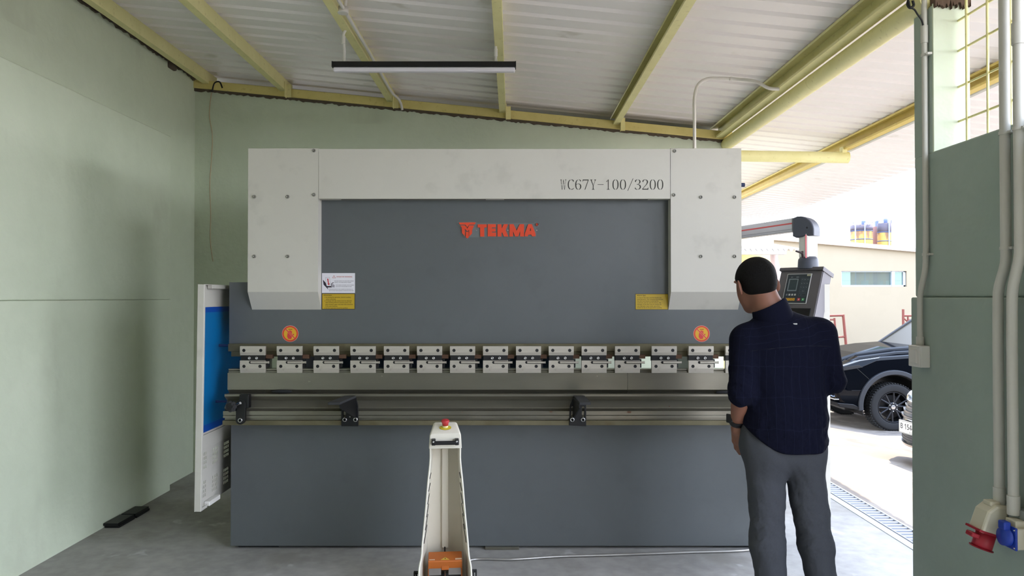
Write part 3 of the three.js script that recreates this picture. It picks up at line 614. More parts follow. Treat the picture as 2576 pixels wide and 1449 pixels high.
function boltGeo() { return boltGeo.g ??= join(screwHead(0.0105, 0.008, 14)); }
// ------------------------------------------------------------------ operator pendant on its swing arm
{
  const g = thing('control_pendant', 1.75, 1.45, -4.6, 'dark grey operator control box hanging from a swing arm with a red stripe', 'control panel');
  const alu = mat(0xb9bcc4, 0.4, 0.35), dk = mat(0x4b4f5c, 0.5), A = P(1860, 586, 5.2), B = P(2004, 564, 4.62);
  const dir = B.clone().sub(A).setY(0), L = dir.length(), yaw = Math.atan2(-dir.z, dir.x);      // the arm is level
  const turn = (geo) => geo.rotateY(yaw).translate(A.x, A.y, A.z);
  mw('arm', turn(box(-0.25, L, -0.041, 0.041, -0.032, 0.032, 0.006)), alu, g);
  mw('arm_groove', turn(box(-0.25, L, -0.028, -0.025, 0.0315, 0.0325, 0)), mat(0x7d828e, 0.5), g);
  mw('stripe', turn(box(-0.25, L - 0.002, 0.004, 0.012, 0.031, 0.0335, 0)), mat(0xd0494a, 0.5), g);
  const pc = P(2033, 620, 4.57), u = pc.x, w = pc.z;
  const s = new THREE.Shape(); s.moveTo(-0.075, -0.056); s.lineTo(-0.075, 0.052); s.lineTo(-0.05, 0.06); s.lineTo(-0.02, 0.06); s.absarc(-0.035, -0.03, 0.09, Math.PI / 2, 0, true); s.lineTo(0.055, -0.058); s.lineTo(-0.055, -0.066);
  const eb = extZ(s, -0.05, 0.05, 0.008).rotateY(yaw * 0.6).translate(u, SY(570, 4.57), w);
  mw('elbow', eb, dk, g);
  mw('elbow_screw', screwHead(0.005, 0.004).rotateY(yaw * 0.6).translate(u - 0.03, SY(575, 4.57), w + 0.062), M.black, g);
  mw('post', box(-0.044, 0.044, SY(650, 4.57), SY(585, 4.57), -0.035, 0.035, 0.012).rotateY(0.4).translate(u, 0, w), mat(0xd9dad6, 0.35, 0.2), g);
  mw('post_stripe', box(-0.031, -0.022, SY(650, 4.57), SY(592, 4.57), 0.034, 0.037, 0).rotateY(0.15).translate(u - 0.008, 0, w + 0.004), mat(0xc0505a, 0.5), g);
  mw('collar', lathe([[0, -0.036], [0.058, -0.036], [0.06, -0.033], [0.058, 0.004], [0.056, 0.02], [0.044, 0.036], [0, 0.036]], 32).translate(u, SY(661, 4.57), w), dk, g);
  mw('clamp_lever', [bar(P(2002, 631, 4.5), P(2018, 637, 4.5), 0.006), bar(P(2018, 634, 4.5), P(2020, 646, 4.53), 0.008)], mat(0x3a2f30, 0.5), g);
  // the tilted box
  const b = sub('control_box', g); b.position.set(1.724 - 1.75, SY(676, 4.58) - 1.45, -4.575 + 4.6);
  b.rotation.order = 'YXZ'; b.rotation.y = -0.9; b.rotation.x = -0.36;
  const bw = 0.136, casing = mat(0x605d61, 0.5, 0.1), side = mat(0x625f64, 0.6, 0);
  mk('casing', [box(-bw, bw, -0.36, -0.012, -0.1, 0.0, 0.006)], casing, b);
  mk('side_cheek', box(bw - 0.002, bw + 0.003, -0.36, -0.01, -0.095, -0.004, 0.001), side, b);
  mk('top_cover', [box(-bw - 0.006, bw + 0.004, -0.014, 0.006, -0.105, 0.012, 0.004)], casing, b);
  mk('cover_edge', box(bw + 0.003, bw + 0.008, -0.02, 0.006, -0.11, 0.012, 0.002), side, b);
  mk('lower_tray', box(-0.1, 0.11, -0.35, -0.25, -0.01, 0.004, 0.003), M.blackSteel, b);
  const K = canvasTex(640, 720, (c) => {
    c.fillStyle = '#cfd2d2'; c.fillRect(0, 0, 640, 720); c.fillStyle = '#28333c'; c.fillRect(12, 12, 616, 696);
    c.fillStyle = '#c9c9a8'; c.fillRect(528, 14, 96, 44); c.fillStyle = '#444'; c.fillRect(540, 28, 70, 12);
    c.fillStyle = '#8d9aa0'; c.font = 'bold 30px sans-serif'; c.fillText('E21', 110, 92); c.fillRect(250, 74, 70, 12);
    c.fillStyle = '#7d8b90'; c.fillRect(70, 120, 250, 300); c.fillStyle = '#2a3a40'; c.fillRect(95, 140, 205, 255);
    c.font = 'bold 34px sans-serif';
    ['789', '456', '123', '-0.'].forEach((r, j) => [...r].forEach((q, i) => { c.strokeStyle = '#5f6f78'; c.lineWidth = 4; c.strokeRect(400 + i * 72, 110 + j * 92, 54, 66); c.fillStyle = '#9aa6aa'; c.fillText(q, 416 + i * 72, 156 + j * 92); }));
    c.strokeRect(400, 482, 54, 60); c.strokeRect(474, 482, 124, 60);
    ['#6d777c', '#b9bdbb', '#b9bdbb', '#b9bdbb'].forEach((k, i) => { c.fillStyle = k; c.fillRect(62 + i * 74, 486, 46, 44); });
    c.fillStyle = '#d8a52c'; for (let i = 0; i < 4; i++) c.fillRect(66 + i * 66, 590, 60, 62);
    c.fillStyle = '#5d450e'; for (let i = 0; i < 4; i++) c.fillRect(88 + i * 66, 612, 16, 16);
    c.fillStyle = '#b83c48'; c.fillRect(392, 590, 74, 66); c.fillStyle = '#e5d5d5'; c.fillRect(418, 608, 22, 28);
    c.fillStyle = '#3c8f5c'; c.fillRect(502, 590, 74, 66); c.fillStyle = '#d8e8da'; c.fillRect(528, 608, 22, 28);
  });
  const kp = box(-0.083, 0.073, -0.222, -0.034, 0, 0.004, 0).toNonIndexed(), q = kp.attributes.position;
  for (let i = 0; i < q.count; i++) kp.attributes.uv.setXY(i, (q.getX(i) + 0.083) / 0.156, (q.getY(i) + 0.222) / 0.188);
  mk('keypad', kp, new THREE.MeshStandardMaterial({ map: K, roughness: 0.35 }), b, true);
}
// ------------------------------------------------------------------ foot switch on its stand
{
  const cx = P(1120, 1300, 3.95).x, g = thing('foot_switch_stand', cx, 0, -3.95, 'cream foot switch stand with a red emergency button on its head', 'foot switch');
  const C = mat(0xe3ded0, 0.4), inner = mat(0xd8d1c1, 0.45);
  const py = (y, d) => SY(y, d), zf = -3.88, zb = -4.03;
  // head: wedge with a sloping top narrowing to the back
  const yF = py(1088, 3.88), yL = py(1128, 3.88), yB = py(1060, 4.03), wf = 0.079, wb = 0.06, wl = 0.0825;
  const ring = (w, y0, z, n, r) => { const p = []; for (let i = 0; i <= n; i++) { const a = Math.PI / 2 * i / n; p.push([w - r + r * Math.sin(a), y0 - r + r * Math.cos(a), z]); } return p; };
  const loop = (w, wlow, yt, z, r) => { const a = ring(w, yt, z, 5, r), l = a.map((p) => [-p[0], p[1], p[2]]).reverse(); return [[-wlow, yL, z], ...l, ...a, [wlow, yL, z]]; };
  const l0 = loop(wf - 0.004, wl - 0.003, yF - 0.006, zf + 0.0005, 0.012), l1 = loop(wf, wl, yF, zf - 0.008, 0.016), l2 = loop(wb + 0.004, wb + 0.018, yB - 0.003, zb + 0.01, 0.016), l3 = loop(wb, wb + 0.014, yB - 0.008, zb, 0.014);
  const skin = (loops, cap) => {
    const pos = [];
    for (let k = 0; k < loops.length - 1; k++) for (let i = 0; i < loops[k].length - 1; i++) { const a = loops[k][i], b = loops[k][i + 1], c = loops[k + 1][i + 1], d = loops[k + 1][i]; pos.push(...a, ...c, ...b, ...a, ...d, ...c); }
    if (cap) { const f = loops[0]; for (let i = 1; i < f.length - 1; i++) pos.push(...f[0], ...f[i + 1], ...f[i]); const e = loops[loops.length - 1]; for (let i = 1; i < e.length - 1; i++) pos.push(...e[0], ...e[i], ...e[i + 1]); for (let k = 0; k < loops.length - 1; k++) { const n = loops[k].length - 1; pos.push(...loops[k][0], ...loops[k][n], ...loops[k + 1][n], ...loops[k][0], ...loops[k + 1][n], ...loops[k + 1][0]); } }
    const s = new THREE.BufferGeometry(); s.setAttribute('position', new THREE.Float32BufferAttribute(pos, 3)); s.computeVertexNormals(); return toCreasedNormals(s, 0.6);
  };
  const tr = (q) => q.translate(cx, 0, 0);
  mw('head', tr(skin([l0, l1, l2, l3], true)), C, g);
  const bz = -3.945, byt = yF + (yB - yF) * 0.45;
  mw('button_plate', lathe([[0, 0], [0.03, 0], [0.03, 0.003], [0, 0.004]], 32).rotateX(0.2).translate(cx, byt - 0.002, bz), mat(0xd6c22f, 0.5), g);
  mw('button_collar', lathe([[0, 0], [0.0145, 0], [0.0145, 0.016], [0, 0.017]], 24).rotateX(0.2).translate(cx, byt, bz), mat(0xe6dfae, 0.4), g);
  mw('emergency_button', lathe([[0, 0], [0.0155, 0], [0.0165, 0.012], [0.02, 0.018], [0.0205, 0.024], [0.017, 0.029], [0, 0.031]], 28).rotateX(0.2).translate(cx, byt + 0.012, bz + 0.002), mat(0xb83238, 0.45), g).userData.label = 'red mushroom emergency button';
  {
    const y = py(1113, 3.85), zz = zf + 0.004;
    mw('handle', [box(cx - 0.062, cx + 0.062, y - 0.011, y + 0.009, zz + 0.028, zz + 0.042, 0.006), box(cx - 0.068, cx - 0.048, y - 0.013, y + 0.016, zz - 0.004, zz + 0.04, 0.004), box(cx + 0.048, cx + 0.068, y - 0.013, y + 0.016, zz - 0.004, zz + 0.04, 0.004)], M.black, g);
    for (const s of [-1, 1]) mw('handle_screw', screwHead(0.005, 0.003).translate(cx + s * 0.058, y + 0.006, zz + 0.04), M.chrome, g);
  }
  // cheeks flaring to the foot
  const rows = [[1127, 3.9, 0.0755], [1157, 3.9, 0.0755], [1212, 3.885, 0.0860], [1290, 3.86, 0.0985], [1363, 3.83, 0.1115], [1401, 3.80, 0.1165], [1425, 3.78, 0.125], [1450, 3.76, 0.1275]].map(([y, d, w]) => [py(y, d), -d, w]);
  rows.push([0.02, -3.74, 0.135]);
  const back = (y) => -4.03 - 0.0 * y, backW = (y) => 0.064 + (0.78 - y) * 0.062;
  for (const s of [-1, 1]) {
    const pos = [], quad = (a, b, c, d) => { pos.push(...a, ...b, ...c, ...a, ...c, ...d); if (0) s; };
    for (let i = 0; i < rows.length - 1; i++) {
      const [y0, z0, w0] = rows[i], [y1, z1, w1] = rows[i + 1], t = 0.004;
      const f0 = [cx + s * w0, y0, z0], f1 = [cx + s * w1, y1, z1], b0 = [cx + s * backW(y0), y0, back(y0)], b1 = [cx + s * backW(y1), y1, back(y1)];
      const n = (p) => [p[0] - s * t, p[1], p[2]];
      const Q = s > 0 ? (a, b, c, d) => quad(a, b, c, d) : (a, b, c, d) => quad(d, c, b, a);
      Q(f0, f1, b1, b0); Q(n(b0), n(b1), n(f1), n(f0)); Q(n(f0), n(f1), f1, f0); Q(b0, b1, n(b1), n(b0));
    }
    const q = new THREE.BufferGeometry(); q.setAttribute('position', new THREE.Float32BufferAttribute(pos, 3)); q.computeVertexNormals();
    const ch = mw('cheek', toCreasedNormals(q, 0.5), C, g);
    // rolled edge and cooling slits
    mw('edge_roll', tube(rows.map(([y, z, w]) => V(cx + s * w, y, z)), 0.0045, 60, 8), C, g);
    for (let k = 0; k < 6; k++) {
      const ya = py(1192 + k * 25.5, 3.93), yb = py(1206 + k * 28 + k * 3, 3.88);
      const lerpW = (y, f) => { let i = 0; while (i < rows.length - 2 && rows[i + 1][0] > y) i++; const t = (rows[i][0] - y) / (rows[i][0] - rows[i + 1][0]), zf2 = rows[i][1] + t * (rows[i + 1][1] - rows[i][1]), wf2 = rows[i][2] + t * (rows[i + 1][2] - rows[i][2]), zb2 = back(y), wb2 = backW(y); return V(cx + s * (wf2 + (wb2 - wf2) * f - 0.0045), y, zf2 + (zb2 - zf2) * f); };
      mw('slit', bar(lerpW(ya, 0.48), lerpW(yb, 0.12), 0.0026, 6), M.black, g);
    }
  }
  {
    const pos = [], ys = [0.79, 0.6, 0.4, 0.2, 0.03]; for (let i = 0; i < 4; i++) { const a = backW(ys[i]), b = backW(ys[i + 1]); pos.push(cx - a, ys[i], -4.027, cx - b, ys[i + 1], -4.027, cx + b, ys[i + 1], -4.027, cx - a, ys[i], -4.027, cx + b, ys[i + 1], -4.027, cx + a, ys[i], -4.027, cx - a, ys[i], -4.031, cx + b, ys[i + 1], -4.031, cx - b, ys[i + 1], -4.031, cx - a, ys[i], -4.031, cx + a, ys[i], -4.031, cx + b, ys[i + 1], -4.031); }
    const q = new THREE.BufferGeometry(); q.setAttribute('position', new THREE.Float32BufferAttribute(pos, 3)); q.computeVertexNormals();
    mw('back_panel', q, inner, g);
    mw('cable_cover', box(cx - 0.017, cx + 0.016, py(1377, 4.015), py(1128, 4.015), -4.028, -4.008, 0.003), inner, g);
    mw('cable', bar(V(cx - 0.002, py(1377, 4.015) + 0.01, -4.018), V(cx - 0.002, 0.22, -3.97), 0.004), M.black, g);
  }
  mw('base_plate', [box(cx - 0.15, cx + 0.15, 0.008, 0.022, -4.06, -3.6, 0.004)], C, g);
  for (const [x, z] of [[-0.135, -4.03], [0.135, -4.03], [-0.135, -3.63], [0.135, -3.63]]) mw('rubber_foot', lathe([[0, 0], [0.015, 0], [0.012, 0.01], [0, 0.01]], 12).translate(cx + x, 0, z), M.rubber, g);
  for (const s of [-1, 1]) mw('side_knob', [bar(V(cx + s * 0.128, 0.19, -3.83), V(cx + s * 0.15, 0.19, -3.83), 0.008), box(cx + s * 0.14 - 0.005, cx + s * 0.14 + 0.003, 0.165, 0.195, -3.842, -3.818, 0.003), box(cx + s * 0.152 - 0.003, cx + s * 0.152 + 0.005, 0.165, 0.196, -3.842, -3.818, 0.003)], M.rubber, g);
  // guard and pedals
  const yo = py(1391, 3.9), y1 = py(1405, 3.86), y2 = py(1430, 3.85), orange = mat(0xb4601f, 0.5);
  mw('pedal_guard', [extX([[-3.92, yo], [-3.83, y1], [-3.828, y1 - 0.006], [-3.845, y2], [-3.93, y2]].reverse(), cx - 0.084, cx + 0.084, 0.003), box(cx - 0.018, cx + 0.018, y2 - 0.004, y2 + 0.02, -3.86, -3.838, 0.002), box(cx - 0.086, cx - 0.078, 0.02, y2, -3.95, -3.86, 0.002), box(cx + 0.078, cx + 0.086, 0.02, y2, -3.95, -3.86, 0.002)], orange, g).userData.label = 'orange pedal guard';
  const tri = new THREE.Shape([new THREE.Vector2(-0.022, 0), new THREE.Vector2(0.022, 0), new THREE.Vector2(0, 0.026)]);
  const slope = Math.atan2(0.09, yo - y1), onTop = (q, dx, f) => q.rotateX(slope - Math.PI / 2 - Math.PI + Math.PI).translate(cx + dx, 0, 0);
  const topN = V(0, 0.09, yo - y1).normalize(), topU = V(0, yo - y1, -0.09).normalize();
  const lay = (q, dx, t) => { const o = V(cx + dx, y1, -3.83).addScaledVector(topU, t); return q.applyMatrix4(new THREE.Matrix4().makeBasis(V(1, 0, 0), topU, topN)).translate(o.x, o.y, o.z); };
  mw('warning_triangle', lay(extZ(tri, 0.0005, 0.0015), 0, 0.006), mat(0xd9b348, 0.5), g);
  mw('warning_mark', lay(extZ([[-0.0015, 0.006], [0.0015, 0.006], [0.0022, 0.018], [-0.0022, 0.018]], 0.0015, 0.002), 0, 0.006), M.black, g);
  mw('pale_label', [lay(extZ([[-0.014, 0], [0.014, 0], [0.014, 0.008], [-0.014, 0.008]], 0.0005, 0.0012), -0.065, 0.006), lay(extZ([[-0.016, 0], [0.016, 0], [0.016, 0.014], [-0.016, 0.014]], 0.0005, 0.0012), 0.066, 0.006)], mat(0xd8b598, 0.5), g);
  const pd = mat(0x7d7a75, 0.7, 0.2);
  for (const [a, b] of [[-0.081, -0.02], [0.016, 0.078]]) mw('pedal', box(a, b, -0.004, 0.004, -0.022, 0.022, 0.002).rotateX(0.75).translate(cx, py(1439, 3.82), -3.838), pd, g);
  g.rotation.y = 0.086;
  mw('pedal_well', box(cx - 0.082, cx + 0.082, 0.02, 0.17, -3.96, -3.87, 0.002), M.black, g);
  mw('well_divider', box(cx - 0.003, cx + 0.003, 0.02, 0.18, -3.87, -3.8, 0.001), M.chrome, g);
}
// armoured cable on the floor: a ribbed tube
{
  const pts = [V(-0.3, 0.05, -4.06), V(-0.26, 0.012, -4.25)];
  for (const [px, py2] of [[1183, 1411], [1290, 1409], [1400, 1402], [1550, 1397.5], [1720, 1391.5], [1898, 1383]]) { const p = P(px, py2 + 2, 1); const d = EYE / (EYE - p.y); pts.push(V(p.x * d, 0.009, -d)); }
  pts.push(V(1.62, 0.009, -4.86), V(1.62, 0.04, -5.1));
  const curve = new THREE.CatmullRomCurve3(pts), n = 760, rad = 8, fr = curve.computeFrenetFrames(n), L = curve.getLength(), pos = [], idx = [];
  for (let i = 0; i <= n; i++) { const c = curve.getPointAt(i / n), r = i % 2 ? 0.0075 : 0.0092; for (let k = 0; k < rad; k++) { const a = k / rad * Math.PI * 2; const q = c.clone().addScaledVector(fr.normals[i], r * Math.cos(a)).addScaledVector(fr.binormals[i], r * Math.sin(a)); pos.push(q.x, q.y, q.z); } }
  for (let i = 0; i < n; i++) for (let k = 0; k < rad; k++) { const a = i * rad + k, b = i * rad + (k + 1) % rad, c = a + rad, d = b + rad; idx.push(a, b, c, b, d, c); }
  const g = new THREE.BufferGeometry(); g.setAttribute('position', new THREE.Float32BufferAttribute(pos, 3)); g.setIndex(idx); g.computeVertexNormals();
  tag(mw('armoured_cable', g, mat(0xa7a5a2, 0.35, 0.7)), 'ribbed metal cable lying on the floor from the foot switch to the press', 'cable');
}
// small things
{
  const p = P(710, 984, 4.645);
  const hb = lathe([[0, -0.062], [0.006, -0.061], [0.0105, -0.04], [0.011, 0.0], [0.009, 0.035], [0.005, 0.06], [0, 0.062]], 16).rotateZ(Math.PI / 2);
  tag(mw('grip', [hb.clone().scale(1, 0.9, 1).translate(p.x, p.y - 0.001, p.z + 0.012)], M.rubber), 'black rubber grip lying at the left under the punch', 'handle');
  const q = P(1826, 986, 4.645);
  tag(mw('grip', [hb.translate(q.x, q.y - 0.001, q.z + 0.012)], M.rubber), 'black rubber grip under the punch beside the standing man', 'handle');
}
{
  const pad = (x0, d0, y0, w, l, r, label) => tag(mw('steel_pad', box(-w / 2, w / 2, 0, 0.0165, -l / 2, l / 2, 0.003).rotateY(r).translate(x0 + w / 2, y0, -(d0 + l / 2)), M.blackSteel), label, 'plate', 'black plates on the floor by the left wall');
  pad(-2.738, 5.19, 0, 0.1, 0.215, 0.0, 'lower of the two black plates stacked nearest the camera by the left wall');
  pad(-2.735, 5.42, 0, 0.1, 0.2, 0.02, 'lower of the two black plates in the farther stack by the left wall');
  pad(-2.742, 5.18, 0.0168, 0.1, 0.215, -0.015, 'upper of the two black plates stacked nearest the camera by the left wall');
  pad(-2.738, 5.41, 0.0168, 0.1, 0.2, 0.0, 'upper of the two black plates in the farther stack by the left wall');
}
// ------------------------------------------------------------------ on the right wall
{
  const g = thing('window_grille', 2.01, 2.2, -3.0, 'cream bar grille in the high opening of the right wall', 'grille');
  for (let k = 0; k < 7; k++) { const d = 3.39 - k * 0.15, m = mw('vertical_bar', bar(V(2.01, 2.15, -d), V(2.01, 3.06, -d), 0.0058, 10), M.cream, g); void m; }
  for (const y of [2.344, 2.5, 2.663, 2.8, 2.95]) { mw('cross_bar', bar(V(2.017, y, -3.5), V(2.017, y, -2.4), 0.0052, 10), M.cream, g); }
}
{
  const pipe = (name, pts, r, label, extra = []) => { const o = thing(name, pts[0].x, pts[0].y, pts[0].z, label, 'pipe'); mw('pipe', tube(pts, r, 80, 14), M.pvcDull, o); for (const [n, a, b, rr] of extra) mw(n, bar(a, b, rr, 18), M.pvcDull, o); return o; };
  const clipOn = (o, x, y, d, r) => mw('clip', [bar(V(x, y - 0.006, -d), V(x, y + 0.006, -d), r + 0.003, 16), box(x - 0.005, XW, y - 0.005, y + 0.005, -d + r + 0.0, -d + r + 0.022, 0.001), screwHead(0.004, 0.004).rotateY(-Math.PI / 2).translate(x - 0.006, y, -d + r + 0.014)], M.pvcDull, o);
  const x = 1.883, d = 3.5, lx = 1.868;
  const o = pipe('switch_conduit', [V(x, 3.1, -d), V(x, 2.4, -d), V(x, 1.76, -d), V(x - 0.002, 1.68, -d - 0.002), V(lx, 1.56, -d - 0.022), V(lx, 1.5, -d - 0.025), V(lx, 1.34, -d - 0.025)], 0.0125, 'thin white conduit on the pier running down to the light switch',
    [['coupling', V(x, 2.71, -d), V(x, 2.79, -d), 0.0155], ['coupling', V(lx, 1.325, -d - 0.025), V(lx, 1.37, -d - 0.025), 0.0165]]);
  clipOn(o, x, 2.655, d, 0.0125); clipOn(o, x, 1.745, d, 0.0125);
  const s = thing('light_switch', 1.865, 1.28, -3.52, 'white surface light switch at the bottom of the thin conduit', 'switch');
  mw('box', box(1.845, 1.889, 1.232, 1.33, -3.575, -3.478, 0.004), M.white, s);
  mw('plate', box(1.839, 1.846, 1.233, 1.329, -3.574, -3.479, 0.003), M.white, s);
  mw('rocker', box(1.834, 1.841, 1.25, 1.312, -3.556, -3.5, 0.002).rotateZ(0), M.white, s);
  const bx = 1.862;
  const c1 = pipe('power_conduit', [V(bx, 3.15, -2.9), V(bx, 2.2, -2.9), V(bx, 1.75, -2.9), V(bx, 1.68, -2.902), V(bx - 0.012, 1.58, -2.925), V(bx - 0.012, 1.5, -2.93), V(bx - 0.012, 0.8, -2.93)], 0.0185, 'thick white conduit over the grille, the one farther from the camera', [['coupling', V(bx - 0.012, 0.765, -2.93), V(bx - 0.012, 0.83, -2.93), 0.0215]]);
  clipOn(c1, bx, 2.17, 2.9, 0.0185); clipOn(c1, bx, 1.735, 2.9, 0.0185);
  const c2 = pipe('power_conduit', [V(bx, 3.15, -2.82), V(bx, 2.2, -2.82), V(bx, 1.78, -2.82), V(bx - 0.002, 1.7, -2.82), V(bx - 0.014, 1.58, -2.84), V(bx - 0.014, 1.5, -2.845), V(bx - 0.014, 0.8, -2.845)], 0.0185, 'thick white conduit over the grille, the one nearer the frame edge', [['coupling', V(bx, 2.48, -2.82), V(bx, 2.56, -2.82), 0.022], ['coupling', V(bx - 0.014, 0.75, -2.845), V(bx - 0.014, 0.82, -2.845), 0.022]]);
  clipOn(c2, bx, 2.17, 2.82, 0.0185);
  // sockets
  const board = thing('socket_board', 1.88, 0.7, -2.75, 'grey board on the right wall that carries the two power sockets', 'board');
  mw('panel', box(1.857, 1.889, 0.63, 0.772, -2.99, -2.5, 0.003), mat(0x8b908e, 0.6), board);
  const iv = mat(0xcfc9b4, 0.5), red = mat(0x9c1d2c, 0.45), blue = mat(0x16379a, 0.45);
  const r = thing('red_socket', 1.8, 0.7, -2.93, 'ivory power socket with a red hinged cap', 'socket');
  const prof = [[0.0, 0.055], [-0.045, 0.058], [-0.075, 0.035], [-0.088, 0.0], [-0.1, -0.035], [-0.095, -0.045], [-0.02, -0.06], [0.0, -0.055]];
  mw('housing', [extZ(prof.reverse(), -0.045, 0.045, 0.01).translate(1.857, 0.712, -2.93), box(1.8, 1.84, 0.762, 0.78, -2.955, -2.905, 0.006)], iv, r);
  const tilt = (q) => q.rotateZ(-0.32).translate(1.8, 0.665, -2.93);
  mw('flange', tilt(box(-0.055, 0.045, -0.008, 0.0, -0.045, 0.045, 0.004)), red, r);
  mw('cap', [tilt(lathe([[0, -0.068], [0.036, -0.066], [0.036, -0.006], [0, -0.006]], 28)), tilt(box(-0.062, -0.03, -0.038, -0.02, -0.022, 0.022, 0.005)), tilt(lathe([[0, -0.07], [0.042, -0.07], [0.042, -0.065], [0, -0.065]], 28))], red, r);
  const b = thing('blue_socket', 1.82, 0.68, -2.8, 'ivory square power socket with a round blue cap', 'socket');
  mw('housing', [box(1.815, 1.857, 0.64, 0.718, -2.855, -2.775, 0.006), box(1.82, 1.857, 0.712, 0.74, -2.85, -2.79, 0.004)], iv, b);
  mw('flange', box(1.808, 1.816, 0.638, 0.72, -2.857, -2.773, 0.003), blue, b);
  mw('cap', [lathe([[0, 0], [0.033, 0], [0.034, 0.004], [0.031, 0.026], [0.0, 0.028]], 28).rotateZ(Math.PI / 2).translate(1.809, 0.679, -2.815), box(1.782, 1.808, 0.705, 0.735, -2.835, -2.797, 0.005)], blue, b);
  for (const [yy, zz] of [[0.711, -2.779], [0.647, -2.779]]) mw('flange_screw', screwHead(0.0035, 0.003).rotateY(-Math.PI / 2).translate(1.808, yy, zz), M.chrome, b);
}
{
  const pts = [[2286, 2], [2290, 18], [2300, 24], [2308, 36], [2318, 50], [2322, 64]].map((p) => P(p[0], p[1], 3.49));
  const o = thing('pier_cable', pts[0].x, pts[0].y, pts[0].z, 'short black cable looping from the roof beam at the pier top', 'cable');
  mw('cable', [tube(pts, 0.004, 30, 7), tube([P(2285, 0, 3.5), P(2283, 12, 3.5), P(2290, 20, 3.49), P(2298, 14, 3.49), P(2296, 2, 3.49)], 0.006, 30, 7)], M.black, o);
}
// ------------------------------------------------------------------ outside
const carBlack = phys(0x03050a, 0.2, 0, { clearcoat: 0.4, clearcoatRoughness: 0.02, specularIntensity: 0 });
const carSilver = phys(0x6d7176, 0.3, 0.6, { clearcoat: 0.5, clearcoatRoughness: 0.04 });
const glassDark = phys(0x1a2226, 0.05, 0, { clearcoat: 1 });
const plastic = mat(0x22252b, 0.6);
function arc(cx, cy, r, a0, a1, n = 20) { const p = []; for (let i = 0; i <= n; i++) { const a = a0 + (a1 - a0) * i / n; p.push([cx + r * Math.cos(a), cy + r * Math.sin(a)]); } return p; }
const wheelParts = {};
function wheel(car, x, z, R, out) {            // out = +1: the face looks along +z
  const w = sub('wheel', car, x, R, z);
  if (!wheelParts[R]) {
    const tr = [[R * 0.66, -0.11], [R * 0.7, -0.125], [R * 0.9, -0.13], [R * 0.97, -0.115], [R, -0.09], [R, 0.09], [R * 0.97, 0.115], [R * 0.9, 0.13], [R * 0.7, 0.125], [R * 0.66, 0.11], [R * 0.66, -0.11]];
    const tread = []; for (let i = 0; i < 54; i++) for (const s of [-1, 1]) { const a = (i + (s > 0 ? 0.5 : 0)) / 54 * Math.PI * 2; tread.push(new THREE.BoxGeometry(0.02, 0.012, 0.075).translate(0, R + 0.001, s * 0.085).rotateZ(a), new THREE.BoxGeometry(0.02, 0.012, 0.06).translate(0, R + 0.001, s * 0.022).rotateZ(a + 0.03)); }
    const rr = R * 0.655, spokes = [];
    for (let i = 0; i < 6; i++) for (const s of [-1, 1]) {
      const a = i / 6 * Math.PI * 2 + 0.25, b = a + s * 0.23;
      spokes.push(bar(V(0.055 * Math.cos(a), 0.055 * Math.sin(a), 0.085), V(rr * 0.97 * Math.cos(b), rr * 0.97 * Math.sin(b), 0.095), 0.017, 8, 0.013));
    }
    wheelParts[R] = {
      tyre: join([lathe(tr, 64).rotateX(Math.PI / 2), ...tread]),
      rim: join([lathe([[rr, -0.11], [rr, 0.105], [rr * 0.94, 0.112], [rr * 0.93, 0.09], [rr * 0.9, -0.1], [rr, -0.11]], 48).rotateX(Math.PI / 2), ...spokes, lathe([[0, 0.07], [0.075, 0.07], [0.075, 0.098], [0.05, 0.104], [0, 0.104]], 28).rotateX(Math.PI / 2).rotateY(0)]),
      disc: join([lathe([[0.05, 0.0], [rr * 0.75, 0.0], [rr * 0.75, 0.02], [0.05, 0.02]], 32).rotateX(Math.PI / 2)]),
      cap: join([lathe([[0, 0.108], [0.03, 0.106], [0.034, 0.1], [0, 0.1]], 20).rotateX(Math.PI / 2)]),
      nut: join([lathe([[0, 0.112], [0.009, 0.11], [0.011, 0.098], [0, 0.098]], 8).rotateX(Math.PI / 2)]),
    };
  }
  const q = wheelParts[R], flip = (m) => { if (out < 0) m.rotation.y = Math.PI; return m; };
  // lathes turned by +90 degrees about x put their upper end towards +z
  flip(share('tyre', q.tyre, M.rubber, w, 0, 0, 0)); flip(share('rim', q.rim, mat(0x1c1e23, 0.4, 0.3), w, 0, 0, 0)); flip(share('brake_disc', q.disc, M.blackSteel, w, 0, 0, 0)); flip(share('hub_cap', q.cap, M.chrome, w, 0, 0, 0));
  for (let i = 0; i < 6; i++) { const a = i / 6 * Math.PI * 2 + 0.5; share('wheel_nut', q.nut, M.chrome, w, 0.06 * Math.cos(a) * out, 0.06 * Math.sin(a), 0).rotation.y = out < 0 ? Math.PI : 0; }
  return w;
}
